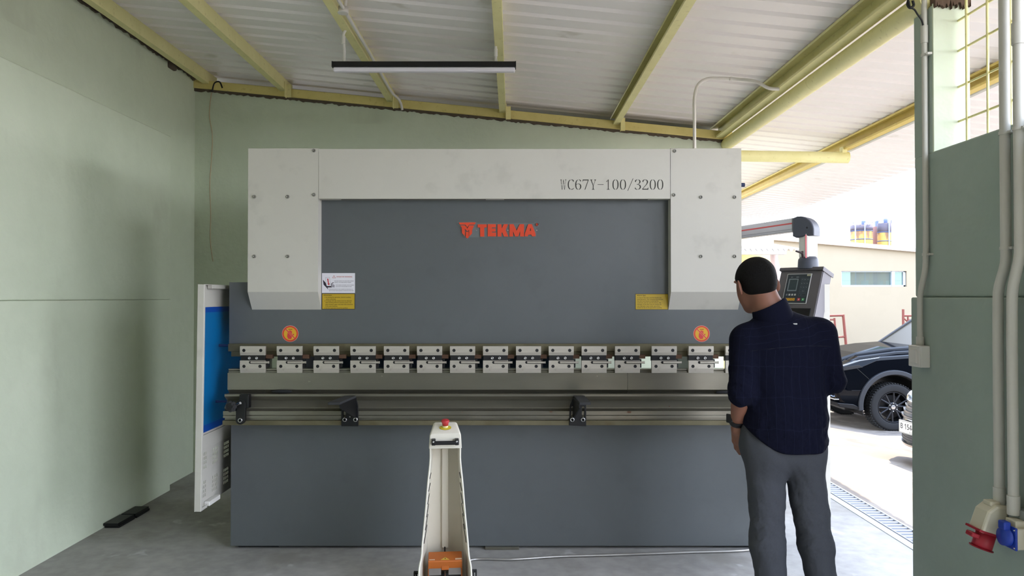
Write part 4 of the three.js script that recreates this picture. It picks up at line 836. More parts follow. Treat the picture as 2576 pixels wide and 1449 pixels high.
{
  const R = 0.35, car = thing('black_car', 5.6, -0.415, -11.3, 'black off-road car with wide tyres parked in the sunny yard', 'car'), Wd = 1.86;
  const arch = (cx) => arc(cx, R + 0.02, 0.465, -0.15, Math.PI + 0.15, 24).reverse();       // from left to right over the wheel
  const prof = [[-0.66, 0.33], [-0.8, 0.42], [-0.86, 0.55], [-0.87, 0.72], [-0.83, 0.86], [-0.76, 0.96], [-0.6, 1.03], [-0.2, 1.09], [0.5, 1.14], [3.3, 1.14], [3.62, 1.1], [3.72, 0.9], [3.74, 0.5], [3.6, 0.36], ...arch(2.75).reverse(), [2.0, 0.3], [0.75, 0.3], ...arch(0).reverse()];
  mk('body', extZ(prof.reverse(), -Wd, 0, 0.05), carBlack, car);
  const hood = [[-0.8, 0.9], [-0.72, 1.02], [-0.4, 1.13], [0.1, 1.205], [0.52, 1.235], [0.6, 1.1]];
  mk('hood', extZ(hood.slice().reverse(), -Wd + 0.3, -0.3, 0.06), carBlack, car);
  mk('hood_ridge', extZ([[-0.7, 0.98], [-0.45, 1.09], [0.1, 1.165], [0.55, 1.19], [0.6, 1.1]].reverse(), -0.34, -0.1, 0.04), carBlack, car);
  mk('cabin', extZ([[0.46, 1.12], [1.24, 1.66], [1.5, 1.71], [3.0, 1.7], [3.55, 1.12]].reverse(), -Wd + 0.2, -0.2, 0.07), carBlack, car);
  mk('windshield', extZ([[0.47, 1.17], [1.2, 1.655], [1.22, 1.63], [0.52, 1.15]].reverse(), -Wd + 0.32, -0.32, 0.004), phys(0x34332d, 0.3, 0, { specularIntensity: 0.08 }), car);
  mk('side_window', extZ([[0.82, 1.2], [1.3, 1.6], [1.9, 1.62], [1.9, 1.2]].reverse(), -0.21, -0.193, 0.002), phys(0x1d3a54, 0.2, 0, { specularIntensity: 0.2 }), car);
  mk('side_window', extZ([[1.98, 1.2], [1.98, 1.62], [2.9, 1.6], [3.2, 1.2]].reverse(), -0.21, -0.193, 0.002), glassDark, car);
  mk('pillar', [bar(V(0.47, 1.17, -0.29), V(1.22, 1.67, -0.29), 0.028, 8), bar(V(0.47, 1.17, -Wd + 0.29), V(1.22, 1.67, -Wd + 0.29), 0.028, 8)], M.black, car);
  mk('wiper', bar(V(0.5, 1.18, -0.45), V(0.56, 1.215, -1.2), 0.008), M.black, car);
  mk('mirror', new THREE.SphereGeometry(0.11, 16, 12).scale(0.6, 0.8, 1).translate(0.9, 1.22, 0.06), carBlack, car);
  for (const cx of [0, 2.75]) {
    const o = arc(cx, R + 0.02, 0.53, -0.12, Math.PI + 0.12, 30), n = arc(cx, R + 0.02, 0.46, Math.PI + 0.14, -0.14, 30);
    mk('arch_flare', extZ([...o, ...n], -0.06, 0.035, 0.012), plastic, car);
    mk('arch_liner', extZ([...arc(cx, R + 0.02, 0.465, -0.3, Math.PI + 0.3, 24), ...arc(cx, R + 0.02, 0.45, Math.PI + 0.3, -0.3, 24)], -Wd + 0.1, -0.02), M.black, car);
    wheel(car, cx, -0.125, R, 1); wheel(car, cx, -Wd + 0.125, R, -1);
  }
  mk('headlight', extZ([[-0.8, 0.88], [-0.74, 0.97], [-0.55, 1.035], [-0.2, 1.09], [-0.24, 1.04], [-0.5, 0.93]].reverse(), -0.16, 0.012, 0.006), phys(0x2c323a, 0.1, 0.2, { clearcoat: 0.5 }), car);
  mk('lamp_strip', extZ([[-0.76, 0.965], [-0.5, 1.045], [-0.22, 1.085], [-0.22, 1.072], [-0.5, 1.03], [-0.75, 0.95]].reverse(), -0.01, 0.018, 0.003), mat(0x8a9099, 0.2, 0.6), car);
  mk('lamp_bezel', extZ([[-0.79, 0.885], [-0.72, 0.95], [-0.52, 0.975], [-0.46, 0.94]].reverse(), -0.02, 0.016, 0.003), M.black, car);
  mk('grille', [box(-0.885, -0.85, 0.55, 0.88, -Wd + 0.45, -0.45, 0.01)], M.black, car);
  for (let i = 0; i < 4; i++) mk('grille_bar', box(-0.897, -0.88, 0.59 + i * 0.075, 0.615 + i * 0.075, -Wd + 0.47, -0.47, 0.006), M.chrome, car);
  mk('fog_trim', [box(-0.87, -0.72, 0.555, 0.575, -0.28, -0.012, 0.006), box(-0.87, -0.80, 0.46, 0.475, -0.3, -0.01, 0.005), bar(V(-0.84, 0.58, -0.03), V(-0.87, 0.7, -0.06), 0.013)], M.chrome, car);
  mk('fog_lamp', new THREE.TorusGeometry(0.05, 0.012, 10, 24).scale(1, 0.55, 1).rotateY(-1.1).translate(-0.845, 0.53, -0.1), mat(0x9db4e8, 0.2, 0.5), car);
  mk('skid_plate', extZ([[-0.84, 0.42], [-0.8, 0.36], [-0.46, 0.3], [-0.46, 0.33], [-0.6, 0.4]].reverse(), -Wd + 0.05, 0.012, 0.01), M.blackSteel, car);
  mk('panel_gap', [bar(V(-0.55, 0.93, 0.001), V(-0.36, 0.76, 0.001), 0.004, 5), bar(V(-0.62, 0.6, 0.002), V(-0.46, 0.6, 0.002), 0.003, 5)], M.black, car);
  mk('underbody', box(-0.6, 3.5, 0.26, 0.5, -Wd + 0.3, -0.3, 0.02), M.black, car);
}
{
  // only the front corner of this car shows beside the pier; its nose is bowed in plan
  const car = thing('silver_car', 4.33, -0.25, -8.2, 'silver car nosing out beside the pier with a white number plate', 'car');
  car.rotation.y = 0.1;                               // the nose looks along its own -x
  const Wd = 1.72, R = 0.3;
  const bow = (g) => { const p = g.attributes.position; for (let i = 0; i < p.count; i++) { const z = Math.abs(p.getZ(i)); p.setX(i, p.getX(i) + 0.46 * Math.pow(Math.max(0, z - 0.1) / 0.76, 1.6) * Math.max(0, 1 - Math.max(0, p.getX(i)) / 1.6)); } g.deleteAttribute('normal'); g.computeVertexNormals(); return toCreasedNormals(g, 0.7); };
  const sweep = (pts, z0, z1) => bow(new THREE.ExtrudeGeometry(shapeOf(pts), { depth: z1 - z0, steps: 28, bevelEnabled: false }).translate(0, 0, z0));
  const sbox = (x0, x1, y0, y1, w) => sweep([[x0, y0], [x1, y0], [x1, y1], [x0, y1]], -w, w);
  const prof = [[0.05, 0.2], [0.0, 0.24], [-0.03, 0.33], [-0.03, 0.42], [0.0, 0.52], [0.05, 0.62], [0.12, 0.7], [0.28, 0.78], [0.6, 0.87], [1.0, 0.95], [3.9, 0.95], [4.15, 0.85], [4.2, 0.3], [3.8, 0.2], ...arc(3.3, R, 0.37, 0, Math.PI, 16), [2.6, 0.18], [1.6, 0.18], ...arc(1.15, R, 0.37, 0, Math.PI, 16), [0.7, 0.18]];
  mk('body', sweep(prof.reverse(), -Wd / 2, Wd / 2), carSilver, car);
  mk('cabin', extZ([[1.25, 0.93], [1.95, 1.38], [2.9, 1.4], [3.8, 0.93]].reverse(), -Wd / 2 + 0.15, Wd / 2 - 0.15, 0.06), carSilver, car);
  mk('windshield', extZ([[1.28, 0.97], [1.88, 1.37], [1.9, 1.34], [1.35, 0.95]].reverse(), -Wd / 2 + 0.22, Wd / 2 - 0.22, 0.004), glassDark, car);
  mk('grille', sweep([[-0.035, 0.48], [0.05, 0.48], [0.14, 0.69], [0.06, 0.66]], -0.5, 0.5), M.black, car);
  for (let i = 0; i < 4; i++) mk('grille_bar', sbox(-0.045 + i * 0.023, 0.02 + i * 0.023, 0.492 + i * 0.05, 0.51 + i * 0.05, 0.52), mat(0x6f7276, 0.2, 0.9), car);
  for (const s of [-1, 1]) mk('headlight', bow(new THREE.SphereGeometry(0.17, 24, 16).scale(0.55, 0.5, 1.1).translate(0.1, 0.65, s * 0.62)), phys(0x6a7078, 0.08, 0.5, { clearcoat: 0.5 }), car);
  mk('air_intake', sbox(-0.038, 0.02, 0.235, 0.325, 0.56), M.black, car);
  for (let i = 0; i < 3; i++) mk('intake_bar', sbox(-0.044, 0.0, 0.25 + i * 0.028, 0.257 + i * 0.028, 0.55), plastic, car);
  mk('lip', sweep([[0.1, 0.17], [-0.045, 0.19], [-0.055, 0.215], [0.1, 0.215]], -Wd / 2 + 0.04, Wd / 2 - 0.04), M.chrome, car);
  const pl = box(-0.092, -0.082, 0.335, 0.47, -0.215, 0.215, 0).toNonIndexed(), p = pl.attributes.position;
  for (let i = 0; i < p.count; i++) pl.attributes.uv.setXY(i, (p.getZ(i) + 0.215) / 0.43, (p.getY(i) - 0.335) / 0.135);
  mk('plate_holder', box(-0.083, -0.0, 0.34, 0.465, -0.21, 0.21, 0.004), M.black, car);
  mk('number_plate', pl, new THREE.MeshStandardMaterial({ roughness: 0.5, map: canvasTex(512, 160, (c) => {
    c.fillStyle = '#d9d9d6'; c.fillRect(0, 0, 512, 160); c.strokeStyle = '#222'; c.lineWidth = 5; c.strokeRect(6, 6, 500, 148);
    c.fillStyle = '#23232b'; c.font = 'bold 96px sans-serif'; c.fillText('B 1544 CH', 26, 104, 460); c.font = 'bold 30px sans-serif'; c.fillText('10·27', 212, 146, 90);
  }) }), car, true);
  for (const x of [1.15, 3.3]) { wheel(car, x, Wd / 2 - 0.1, R, 1); wheel(car, x, -Wd / 2 + 0.1, R, -1); }
}
// building across the yard
{
  const D = 17, g = thing('workshop_building', 8, -0.41, -D, 'cream rendered building with a long low window across the yard', 'building');
  const X = (px) => SX(px, D), Y = (py) => SY(py, D), wallM = mat(0xffffff, 0.8, 0, { map: tex(512, 6.3, (u, v) => { const a = nA(u, v) - 0.5, s = st(0.55, 0.7, nD(u * 0.5, v)); return mixc([136 + a * 8, 127 + a * 8, 109 + a * 8], [125, 118, 105], s * 0.7); }) });
  const slope = (x) => Y(606) + (x - X(2050)) * (Y(627) - Y(606)) / (X(2300) - X(2050)), x0 = X(1945), x1 = 18;
  const win = (a, b, t, l) => [[X(a), Y(l)], [X(b), Y(l)], [X(b), Y(t)], [X(a), Y(t)]];
  mw('wall', extZ([[x0, -0.41], [x1, -0.41], [x1, slope(x1)], [x0, slope(x0)]], -D - 0.2, -D, 0, [win(2117, 2281, 682, 721), win(2020, 2086, 684, 722)]), wallM, g);
  mw('coping', extZ([[x0 - 0.05, slope(x0) - 0.06], [x1, slope(x1) - 0.06], [x1, slope(x1) + 0.03], [x0 - 0.05, slope(x0) + 0.03]], -D - 0.3, -D + 0.1, 0.01), mat(0xd9cfc8, 0.6), g);
  const back = (a, b) => [[SX(a, D + 3), SY(722, D + 3)], [SX(b, D + 3), SY(722, D + 3)], [SX(b, D + 3), SY(706, D + 3)], [SX(a, D + 3), SY(706, D + 3)]];
  mw('back_rooms', [extZ([[x0, -0.41], [x1, -0.41], [x1, slope(x1) - 0.12], [x0, slope(x1) - 0.12]], -D - 3.2, -D - 3.0, 0, [back(2010, 2070), back(2105, 2175), back(2185, 2222), back(2238, 2290)]), box(x1 - 0.2, x1, -0.41, slope(x1) - 0.12, -D - 3.2, -D - 0.2, 0), box(x0, x1, slope(x1) - 0.2, slope(x1) - 0.08, -D - 3.2, -D - 0.1, 0), box(x0, x0 + 0.1, -0.41, slope(x1) - 0.12, -D - 3.2, -D - 0.2, 0)], mat(0x9fa698, 0.85), g);
  const fr = mat(0xa9b3c0, 0.4, 0.3), gl = phys(0x8d9c98, 0.04, 0, { transmission: 0.8, thickness: 0, specularIntensity: 0.3 });
  for (const [a, b, t, l, mul] of [[2117, 2281, 682, 721, 2245], [2020, 2086, 684, 722, 0]]) {
    const f = mw('window', [box(X(a), X(b), Y(l), Y(l) + 0.035, -D - 0.12, -D - 0.05, 0.004), box(X(a), X(b), Y(t) - 0.02, Y(t), -D - 0.12, -D - 0.05, 0.004), box(X(b) - 0.05, X(b), Y(l), Y(t), -D - 0.12, -D - 0.05, 0.004), box(X(a), X(a) + 0.03, Y(l), Y(t), -D - 0.12, -D - 0.05, 0.004), ...(mul ? [box(X(mul), X(mul + 8), Y(l), Y(t), -D - 0.13, -D - 0.03, 0.004)] : [])], fr, g);
    mw('pane', box(X(a) + 0.03, X(b) - 0.05, Y(l) + 0.03, Y(t) - 0.02, -D - 0.09, -D - 0.085, 0), gl, f);
  }
}
{
  const g = thing('lean_to', 4.6, -0.41, -13.5, 'low white corrugated lean-to roof with a gutter beside the cream building', 'building');
  const d0 = 13, y0 = SY(629, d0), xa = 3.0, xb = SX(2012, d0), prof = [], n = 40;
  for (let i = 0; i <= n * 6; i++) { const x = xa + (xb - xa) * i / (n * 6); prof.push([x, 0.022 * Math.cos(i / 6 * Math.PI * 2 * 0.5)]); }
  const sheet = extZ([...prof, ...prof.slice().reverse().map(([x, y]) => [x, y + 0.006])], -3.2, 0).rotateX(0.13).translate(0, y0, -d0);
  mw('roof_sheet', sheet, M.white, g);
  mw('gutter', [box(xa, SX(1981, d0), SY(640, d0), SY(624, d0), -d0 - 0.14, -d0 - 0.02, 0.02)], mat(0xd8d6da, 0.5), g);
  mw('wall', box(xa, SX(1947, 15), -0.41, SY(600, 15), -15.2, -15, 0), mat(0xe6c98a, 0.8), g);
  mw('downpipe', tube([[1948, 622], [1947, 645], [1950, 665], [1958, 690], [1960, 740], [1960, 860]].map((p) => P(p[0], p[1], 13.6)), 0.065, 40, 12), mat(0xcdb7b4, 0.5), g);
  mw('post', bar(V(3.3, -0.41, -13.3), V(3.3, SY(632, 13), -13.3), 0.05), M.white, g);
}
// scaffold frames leaning on the wall
{
  const red = mat(0x6b352c, 0.6, 0.2), seg = (a, b, d, r) => bar(P(a[0], a[1], d), P(b[0], b[1], d), r, 10);
  const q = P(2100, 880, 15.5), g = thing('scaffold_frame', q.x, -0.41, q.z, 'red brown scaffold frame leaning on the cream wall, left one', 'scaffold'), d = 15.5;
  mw('post', seg([2121, 791], [2137, 960], d, 0.027), red, g); mw('post', seg([2099, 800], [2113, 960], d, 0.02), red, g); mw('post', seg([2052, 796], [2060, 960], d, 0.027), red, g);
  mw('rail', seg([2050, 795], [2123, 793], d, 0.025), red, g); mw('rail', seg([2052, 805], [2101, 804], d, 0.017), red, g); mw('rung', seg([2103, 848], [2126, 847], d, 0.02), red, g); mw('rung', seg([2108, 905], [2131, 904], d, 0.02), red, g);
  const q2 = P(2290, 830, 15.2), h = thing('scaffold_frame', q2.x, -0.41, q2.z, 'red brown scaffold frame by the cream wall, at the pier edge behind the windscreen', 'scaffold'), e = 15.2;
  mw('post', seg([2272, 778], [2273, 960], e, 0.024), red, h); mw('post', seg([2284, 797], [2285, 960], e, 0.017), red, h); mw('post', seg([2345, 778], [2345, 960], e, 0.024), red, h);
  mw('rail', seg([2272, 794], [2346, 794], e, 0.022), red, h); mw('rail', seg([2284, 805], [2346, 805], e, 0.016), red, h); mw('brace', seg([2273, 800], [2300, 825], e, 0.014), red, h);
}
// silos far away
{
  const D = 95, mY = (s) => mat(0xffffff, 0.8, 0, { map: tex(256, 5, (u, v) => { const a = nB(u * 2, v * 0.5) - 0.5, t = st(0.52, 0.66, nD(u * 2 + s, v * 0.5)); return mixc([158 + a * 20, 128 + a * 20, 66 + a * 20], [92, 66, 56], t * 0.75); }) });
  const yel = mY(0), dark = mat(0x4a4652, 0.8), grey = mat(0x4c5a80, 0.7);
  const silo = (px0, px1, py, label, bands, stack) => {
    const a = P(px0, py, D), b = P(px1, py, D), r = (b.x - a.x) / 2, cx = (a.x + b.x) / 2, top = a.y, g = thing('silo', cx, -0.5, -D, label, 'silo', undefined);
    const Y = (p) => SY(p, D), cyl = (y0, y1, k = 1) => lathe([[0, y0], [r * k, y0], [r * k, y1], [0, y1]], 28).translate(cx, 0, -D);
    mw('shell', cyl(-0.5, Y(bands[0])), yel, g); mw('top_band', cyl(Y(bands[0]), top, 1.01), dark, g);
    for (const p of bands) mw('hoop', cyl(Y(p) - 0.05, Y(p) + 0.05, 1.02), grey, g);
    for (const px of stack) mw('ladder_pipe', bar(V(SX(px, D - r - 0.2), -0.5, -D + r + 0.15), V(SX(px, D - r - 0.2), top + 0.2, -D + r + 0.15), 0.07, 6), mat(0x7683a6, 0.6), g);
    const rail = []; for (let i = 0; i < 9; i++) { const t = i / 9 * Math.PI * 2; rail.push(bar(V(cx + r * Math.cos(t), top, -D + r * Math.sin(t)), V(cx + r * Math.cos(t), top + 0.35, -D + r * Math.sin(t)), 0.035, 5)); }
    mw('railing', [...rail, new THREE.TorusGeometry(r, 0.03, 5, 28).rotateX(Math.PI / 2).translate(cx, top + 0.35, -D)], grey, g);
    mw('filter', [lathe([[0, 0], [0.25, 0], [0.25, 0.55], [0, 0.6]], 12).translate(cx + r * 0.2, top, -D)], grey, g);
    return g;
  };
  silo(2141, 2193, 567, 'wide rusty yellow silo above the cream wall, left of the pair', [582, 603], [2153, 2177]);
  silo(2208, 2241, 562, 'tall rusty yellow silo with a dark top, right of the pair', [585, 607], [2238]);
  const t = thing('silo', P(2201, 570, D + 2).x, -0.5, -D - 2, 'narrow brown hopper between the two yellow silos', 'silo');
  mw('shell', lathe([[0, -0.5], [0.8, -0.5], [0.8, SY(571, D + 2)], [0, SY(571, D + 2)]], 20).translate(P(2201, 570, D + 2).x, 0, -D - 2), mat(0x8c6a66, 0.8), t);
  mw('filter_tower', [box(SX(2203, D + 2), SX(2209, D + 2), SY(571, D + 2), SY(556, D + 2), -D - 2.2, -D - 1.8, 0.02)], grey, t);
}
// ------------------------------------------------------------------ the man: signed distance fields meshed by surface nets
function surfaceNets(f, lo, hi, c) {
  const n = [0, 1, 2].map((k) => Math.ceil((hi[k] - lo[k]) / c) + 1), [nx, ny, nz] = n, v = new Float32Array(nx * ny * nz);
  let t = 0;
  for (let k = 0; k < nz; k++) for (let j = 0; j < ny; j++) for (let i = 0; i < nx; i++) v[t++] = f(lo[0] + i * c, lo[1] + j * c, lo[2] + k * c);
  const id = new Int32Array(nx * ny * nz).fill(-1), pos = [], at = (i, j, k) => i + nx * (j + ny * k), idx = [];
  const off = [0, 1, nx, nx + 1, nx * ny, nx * ny + 1, nx * ny + nx, nx * ny + nx + 1], ed = [[0, 1], [2, 3], [4, 5], [6, 7], [0, 2], [1, 3], [4, 6], [5, 7], [0, 4], [1, 5], [2, 6], [3, 7]];
  for (let k = 0; k < nz - 1; k++) for (let j = 0; j < ny - 1; j++) for (let i = 0; i < nx - 1; i++) {
    const b = at(i, j, k); let m = 0; for (let q = 0; q < 8; q++) if (v[b + off[q]] < 0) m |= 1 << q;
    if (m === 0 || m === 255) continue;
    let x = 0, y = 0, z = 0, w = 0;
    for (const [p, q] of ed) { const a = v[b + off[p]], d = v[b + off[q]]; if ((a < 0) === (d < 0)) continue; const s = a / (a - d); x += (p & 1) + ((q & 1) - (p & 1)) * s; y += (p >> 1 & 1) + ((q >> 1 & 1) - (p >> 1 & 1)) * s; z += (p >> 2) + ((q >> 2) - (p >> 2)) * s; w++; }
    id[b] = pos.length / 3; pos.push(lo[0] + (i + x / w) * c, lo[1] + (j + y / w) * c, lo[2] + (k + z / w) * c);
  }
  const quad = (a, b, d, e, flip) => { if (a < 0 || b < 0 || d < 0 || e < 0) return; if (flip) idx.push(a, d, b, a, e, d); else idx.push(a, b, d, a, d, e); };
  for (let k = 1; k < nz - 1; k++) for (let j = 1; j < ny - 1; j++) for (let i = 1; i < nx - 1; i++) {
    const b = at(i, j, k), s = v[b] < 0;
    if (s !== v[b + 1] < 0) quad(id[at(i, j, k)], id[at(i, j - 1, k)], id[at(i, j - 1, k - 1)], id[at(i, j, k - 1)], !s);
    if (s !== v[b + nx] < 0) quad(id[at(i, j, k)], id[at(i, j, k - 1)], id[at(i - 1, j, k - 1)], id[at(i - 1, j, k)], !s);
    if (s !== v[b + nx * ny] < 0) quad(id[at(i, j, k)], id[at(i - 1, j, k)], id[at(i - 1, j - 1, k)], id[at(i, j - 1, k)], !s);
  }
  const g = new THREE.BufferGeometry(); g.setAttribute('position', new THREE.Float32BufferAttribute(pos, 3)); g.setIndex(idx);
  const nr = new Float32Array(pos.length), e = c * 0.5;
  for (let i = 0; i < pos.length; i += 3) { const [x, y, z] = [pos[i], pos[i + 1], pos[i + 2]], a = f(x + e, y, z) - f(x - e, y, z), b = f(x, y + e, z) - f(x, y - e, z), d = f(x, y, z + e) - f(x, y, z - e), l = Math.hypot(a, b, d) || 1; nr[i] = a / l; nr[i + 1] = b / l; nr[i + 2] = d / l; }
  g.setAttribute('normal', new THREE.BufferAttribute(nr, 3));
  return g;
}
const cone = (x, y, z, a, b, ra, rb) => { const dx = b[0] - a[0], dy = b[1] - a[1], dz = b[2] - a[2], l = dx * dx + dy * dy + dz * dz; let t = ((x - a[0]) * dx + (y - a[1]) * dy + (z - a[2]) * dz) / l; t = t < 0 ? 0 : t > 1 ? 1 : t; return Math.hypot(x - a[0] - dx * t, y - a[1] - dy * t, z - a[2] - dz * t) - ra - (rb - ra) * t; };
const ell = (x, y, z, c, r) => { const a = (x - c[0]) / r[0], b = (y - c[1]) / r[1], d = (z - c[2]) / r[2], k = Math.hypot(a, b, d); return (k - 1) * Math.min(r[0], r[1], r[2]) * (k > 1 ? 1.0 : 1); };
const smin = (a, b, k) => { const h = Math.max(k - Math.abs(a - b), 0) / k; return Math.min(a, b) - h * h * k * 0.25; };
const smax = (a, b, k) => -smin(-a, -b, k);
{
  const man = thing('person', 1.2066, 0, -3.4, 'man seen from behind in dark navy shirt and grey trousers, left hand in pocket', 'person');
  // joints in his own axes: x right, y up, +z towards the camera (his back)
  const J = { nk: [-0.05, 1.475, 0.0], hd: [-0.123, 1.622, -0.035], sL: [-0.178, 1.362, 0.0], sR: [0.158, 1.388, 0.0], eL: [-0.212, 1.135, 0.055], wL: [-0.203, 0.985, -0.045], eR: [0.204, 1.182, 0.01], wR: [0.12, 1.165, -0.2], hL: [-0.092, 0.87, 0], hR: [0.072, 0.87, 0], kL: [-0.082, 0.47, 0.0], kR: [0.128, 0.47, 0.0], aL: [-0.062, 0.085, 0.03], aR: [0.178, 0.085, 0.03] };
  const yaw = 0.3, pit = 0.3, cy = Math.cos(yaw), sy = Math.sin(yaw), cp = Math.cos(pit), sp = Math.sin(pit), rl = 0.07;
  // head axes: X to his right, Y up, Z to the back of the head
  const toHead = (x, y, z) => { let a = x - J.hd[0], b = y - J.hd[1], c = z - J.hd[2]; const cr = Math.cos(rl), sr = Math.sin(rl); [a, b] = [a * cr + b * sr, -a * sr + b * cr]; const hx = a * cy - c * sy, hz = a * sy + c * cy; return [hx, b * cp - hz * sp, b * sp + hz * cp]; };
  const skull = (h) => smin(ell(...h, [0, 0.012, 0.012], [0.071, 0.08, 0.094]), ell(...h, [0, -0.055, -0.045], [0.06, 0.07, 0.058]), 0.05);
  const ear = (h, s) => { const a = h[0] * s - 0.092, c = h[2] - 0.012, y = h[1] + 0.028, u = a * 0.8 - c * 0.6, w = a * 0.6 + c * 0.8; return smax(ell(u, y, w, [0, 0, 0], [0.008, 0.035, 0.022]), -ell(u, y - 0.006, w, [0.009, 0, -0.004], [0.008, 0.018, 0.01]), 0.004); };
  const headF = (x, y, z) => {
    const h = toHead(x, y, z); let d = skull(h);
    if (d > 0.12) return d;
    d = smin(d, cone(...h, [0, 0.01, -0.083], [0, -0.028, -0.105], 0.008, 0.013), 0.02);              // nose
    d = smin(d, ell(...h, [0, -0.062, -0.093], [0.024, 0.007, 0.008]), 0.012);                          // lips
    d = smin(d, ell(...h, [0, -0.105, -0.083], [0.022, 0.016, 0.016]), 0.03);                          // chin
    for (const s of [-1, 1]) { d = smin(d, ell(...h, [s * 0.03, 0.028, -0.079], [0.022, 0.007, 0.012]), 0.015); d = smax(d, -ell(...h, [s * 0.031, 0.008, -0.094], [0.015, 0.01, 0.012]), 0.012); d = smin(d, ell(...h, [s * 0.031, 0.008, -0.08], [0.012, 0.009, 0.01]), 0.004); d = smin(d, ear(h, s), 0.012); }
    return d;
  };
  const neckF = (x, y, z) => cone(x, y, z, [-0.035, 1.40, 0.005], [-0.1, 1.57, 0.005], 0.066, 0.058);
  const torso = (x, y, z, k) => {
    let d = ell(x, y, z, [-0.01, 1.24, -0.005], [0.172 + k, 0.24, 0.118 + k]);
    d = smin(d, ell(x, y, z, [-0.006, 1.0, -0.01], [0.150 + k, 0.2, 0.108 + k]), 0.08);
    d = smin(d, cone(x, y, z, [-0.145, 1.355, 0], [0.125, 1.38, 0], 0.062 + k, 0.062 + k), 0.06);
    d = smin(d, cone(x, y, z, [-0.04, 1.39, 0.005], [-0.055, 1.46, 0.0], 0.09 + k, 0.055 + k), 0.06);
    return d;
  };
  const hips = (x, y, z, k) => { let d = ell(x, y, z, [-0.006, 0.92, 0.005], [0.154 + k, 0.15, 0.108 + k]); for (const s of [-1, 1]) d = smin(d, ell(x, y, z, [-0.006 + s * 0.07, 0.88, 0.04], [0.082, 0.085, 0.07]), 0.05); return d; };
  const legF = (x, y, z, k, kn) => {
    let d = 9;
    for (const [h, n, a, o] of [[J.hL, J.kL, J.aL, -0.0], [J.hR, J.kR, J.aR, 0.0]]) {
      let e = smin(cone(x, y, z, [h[0] + o, h[1], h[2]], n, 0.083 + k, 0.058 + kn), cone(x, y, z, n, a, 0.057 + kn, 0.04 + kn * 1.2), 0.03);
      d = Math.min(d, e);
    }
    return d;
  };
  const armUp = (x, y, z, k) => Math.min(smin(cone(x, y, z, J.sL, J.eL, 0.054 + k, 0.044 + k), cone(x, y, z, J.eL, J.wL, 0.043 + k, 0.027 + k), 0.02), smin(cone(x, y, z, J.sR, J.eR, 0.054 + k, 0.044 + k), cone(x, y, z, J.eR, J.wR, 0.043 + k, 0.027 + k), 0.02));
  const foot = (x, y, z, a, s) => smin(cone(x, y, z, [a[0], 0.045, a[2] + 0.02], [a[0] + s * 0.03, 0.04, a[2] - 0.16], 0.04, 0.038), ell(x, y, z, [a[0], 0.07, a[2]], [0.04, 0.06, 0.05]), 0.04);
  const bodyF = (x, y, z) => {
    let d = smin(torso(x, y, z, 0), hips(x, y, z, -0.016), 0.05);
    d = smin(d, legF(x, y, z, -0.02, 0), 0.015);
    d = smin(d, armUp(x, y, z, 0), 0.03);
    d = smin(d, neckF(x, y, z), 0.04);
    if (y > 1.3) d = smin(d, headF(x, y, z), 0.025);
    if (y < 0.25) d = smin(d, Math.min(foot(x, y, z, J.aL, -1), foot(x, y, z, J.aR, 1)), 0.03);
    return d;
  };
  // hands: palm, four fingers of two bones each and a thumb
  function handF(w, dir, down, thumbSide, curl) {
    const f = V(...dir).normalize(), u = V(...down).normalize(), s = f.clone().cross(u).normalize().multiplyScalar(thumbSide), w0 = V(...w);
    const at = (a, b, c) => { const p = w0.clone().addScaledVector(f, a).addScaledVector(s, b).addScaledVector(u, c); return [p.x, p.y, p.z]; };
    const bones = [[at(0, 0, 0), at(0.03, 0, 0), 0.024, 0.026]];
    for (const [b, L] of [[0.028, 0.068], [0.009, 0.076], [-0.01, 0.07], [-0.028, 0.055]]) {
      bones.push([at(0.02, b * 0.6, 0), at(0.085, b, 0.002), 0.016, 0.012]);
      const k1 = [0.085 + L * 0.5 * Math.cos(curl), b, L * 0.5 * Math.sin(curl)], k2 = [k1[0] + L * 0.5 * Math.cos(curl * 2.1), b, k1[2] + L * 0.5 * Math.sin(curl * 2.1)];
      bones.push([at(0.085, b, 0.002), at(...k1), 0.0095, 0.0088], [at(...k1), at(...k2), 0.0088, 0.0075]);
    }
    bones.push([at(0.02, 0.02, 0.005), at(0.055, 0.048, 0.02), 0.014, 0.011], [at(0.055, 0.048, 0.02), at(0.085, 0.055, 0.032), 0.0105, 0.0085]);
    return (x, y, z) => { let d = 9; for (const [a, b, p, q] of bones) d = smin(d, cone(x, y, z, a, b, p, q), 0.008); return d; };
  }
  const hl = handF(J.wL, [0.12, -1, -0.12], [0.9, 0, -0.4], -1, 0.25), hr = handF(J.wR, [-0.25, 0.12, -1], [-0.2, -1, 0], -1, 0.5);
  const around = (w, r = 0.22) => [w.map((q) => q - r), w.map((q) => q + r)];
  const skin = mat(0x7c5240, 0.6);
  const geo = [surfaceNets(bodyF, [-0.36, -0.03, -0.34], [0.36, 1.42, 0.2], 0.011), surfaceNets((x, y, z) => Math.max(bodyF(x, y, z), 1.405 - y), [-0.27, 1.39, -0.2], [0.06, 1.76, 0.13], 0.0045), surfaceNets(hl, ...around(J.wL), 0.0042), surfaceNets(hr, ...around(J.wR), 0.0042)];
  mk('body', geo, skin, man);
  // hair: short, fuller on top, cut along a slope from the brow over the ears to the nape
  const nz = fbm(24, 71, 3);
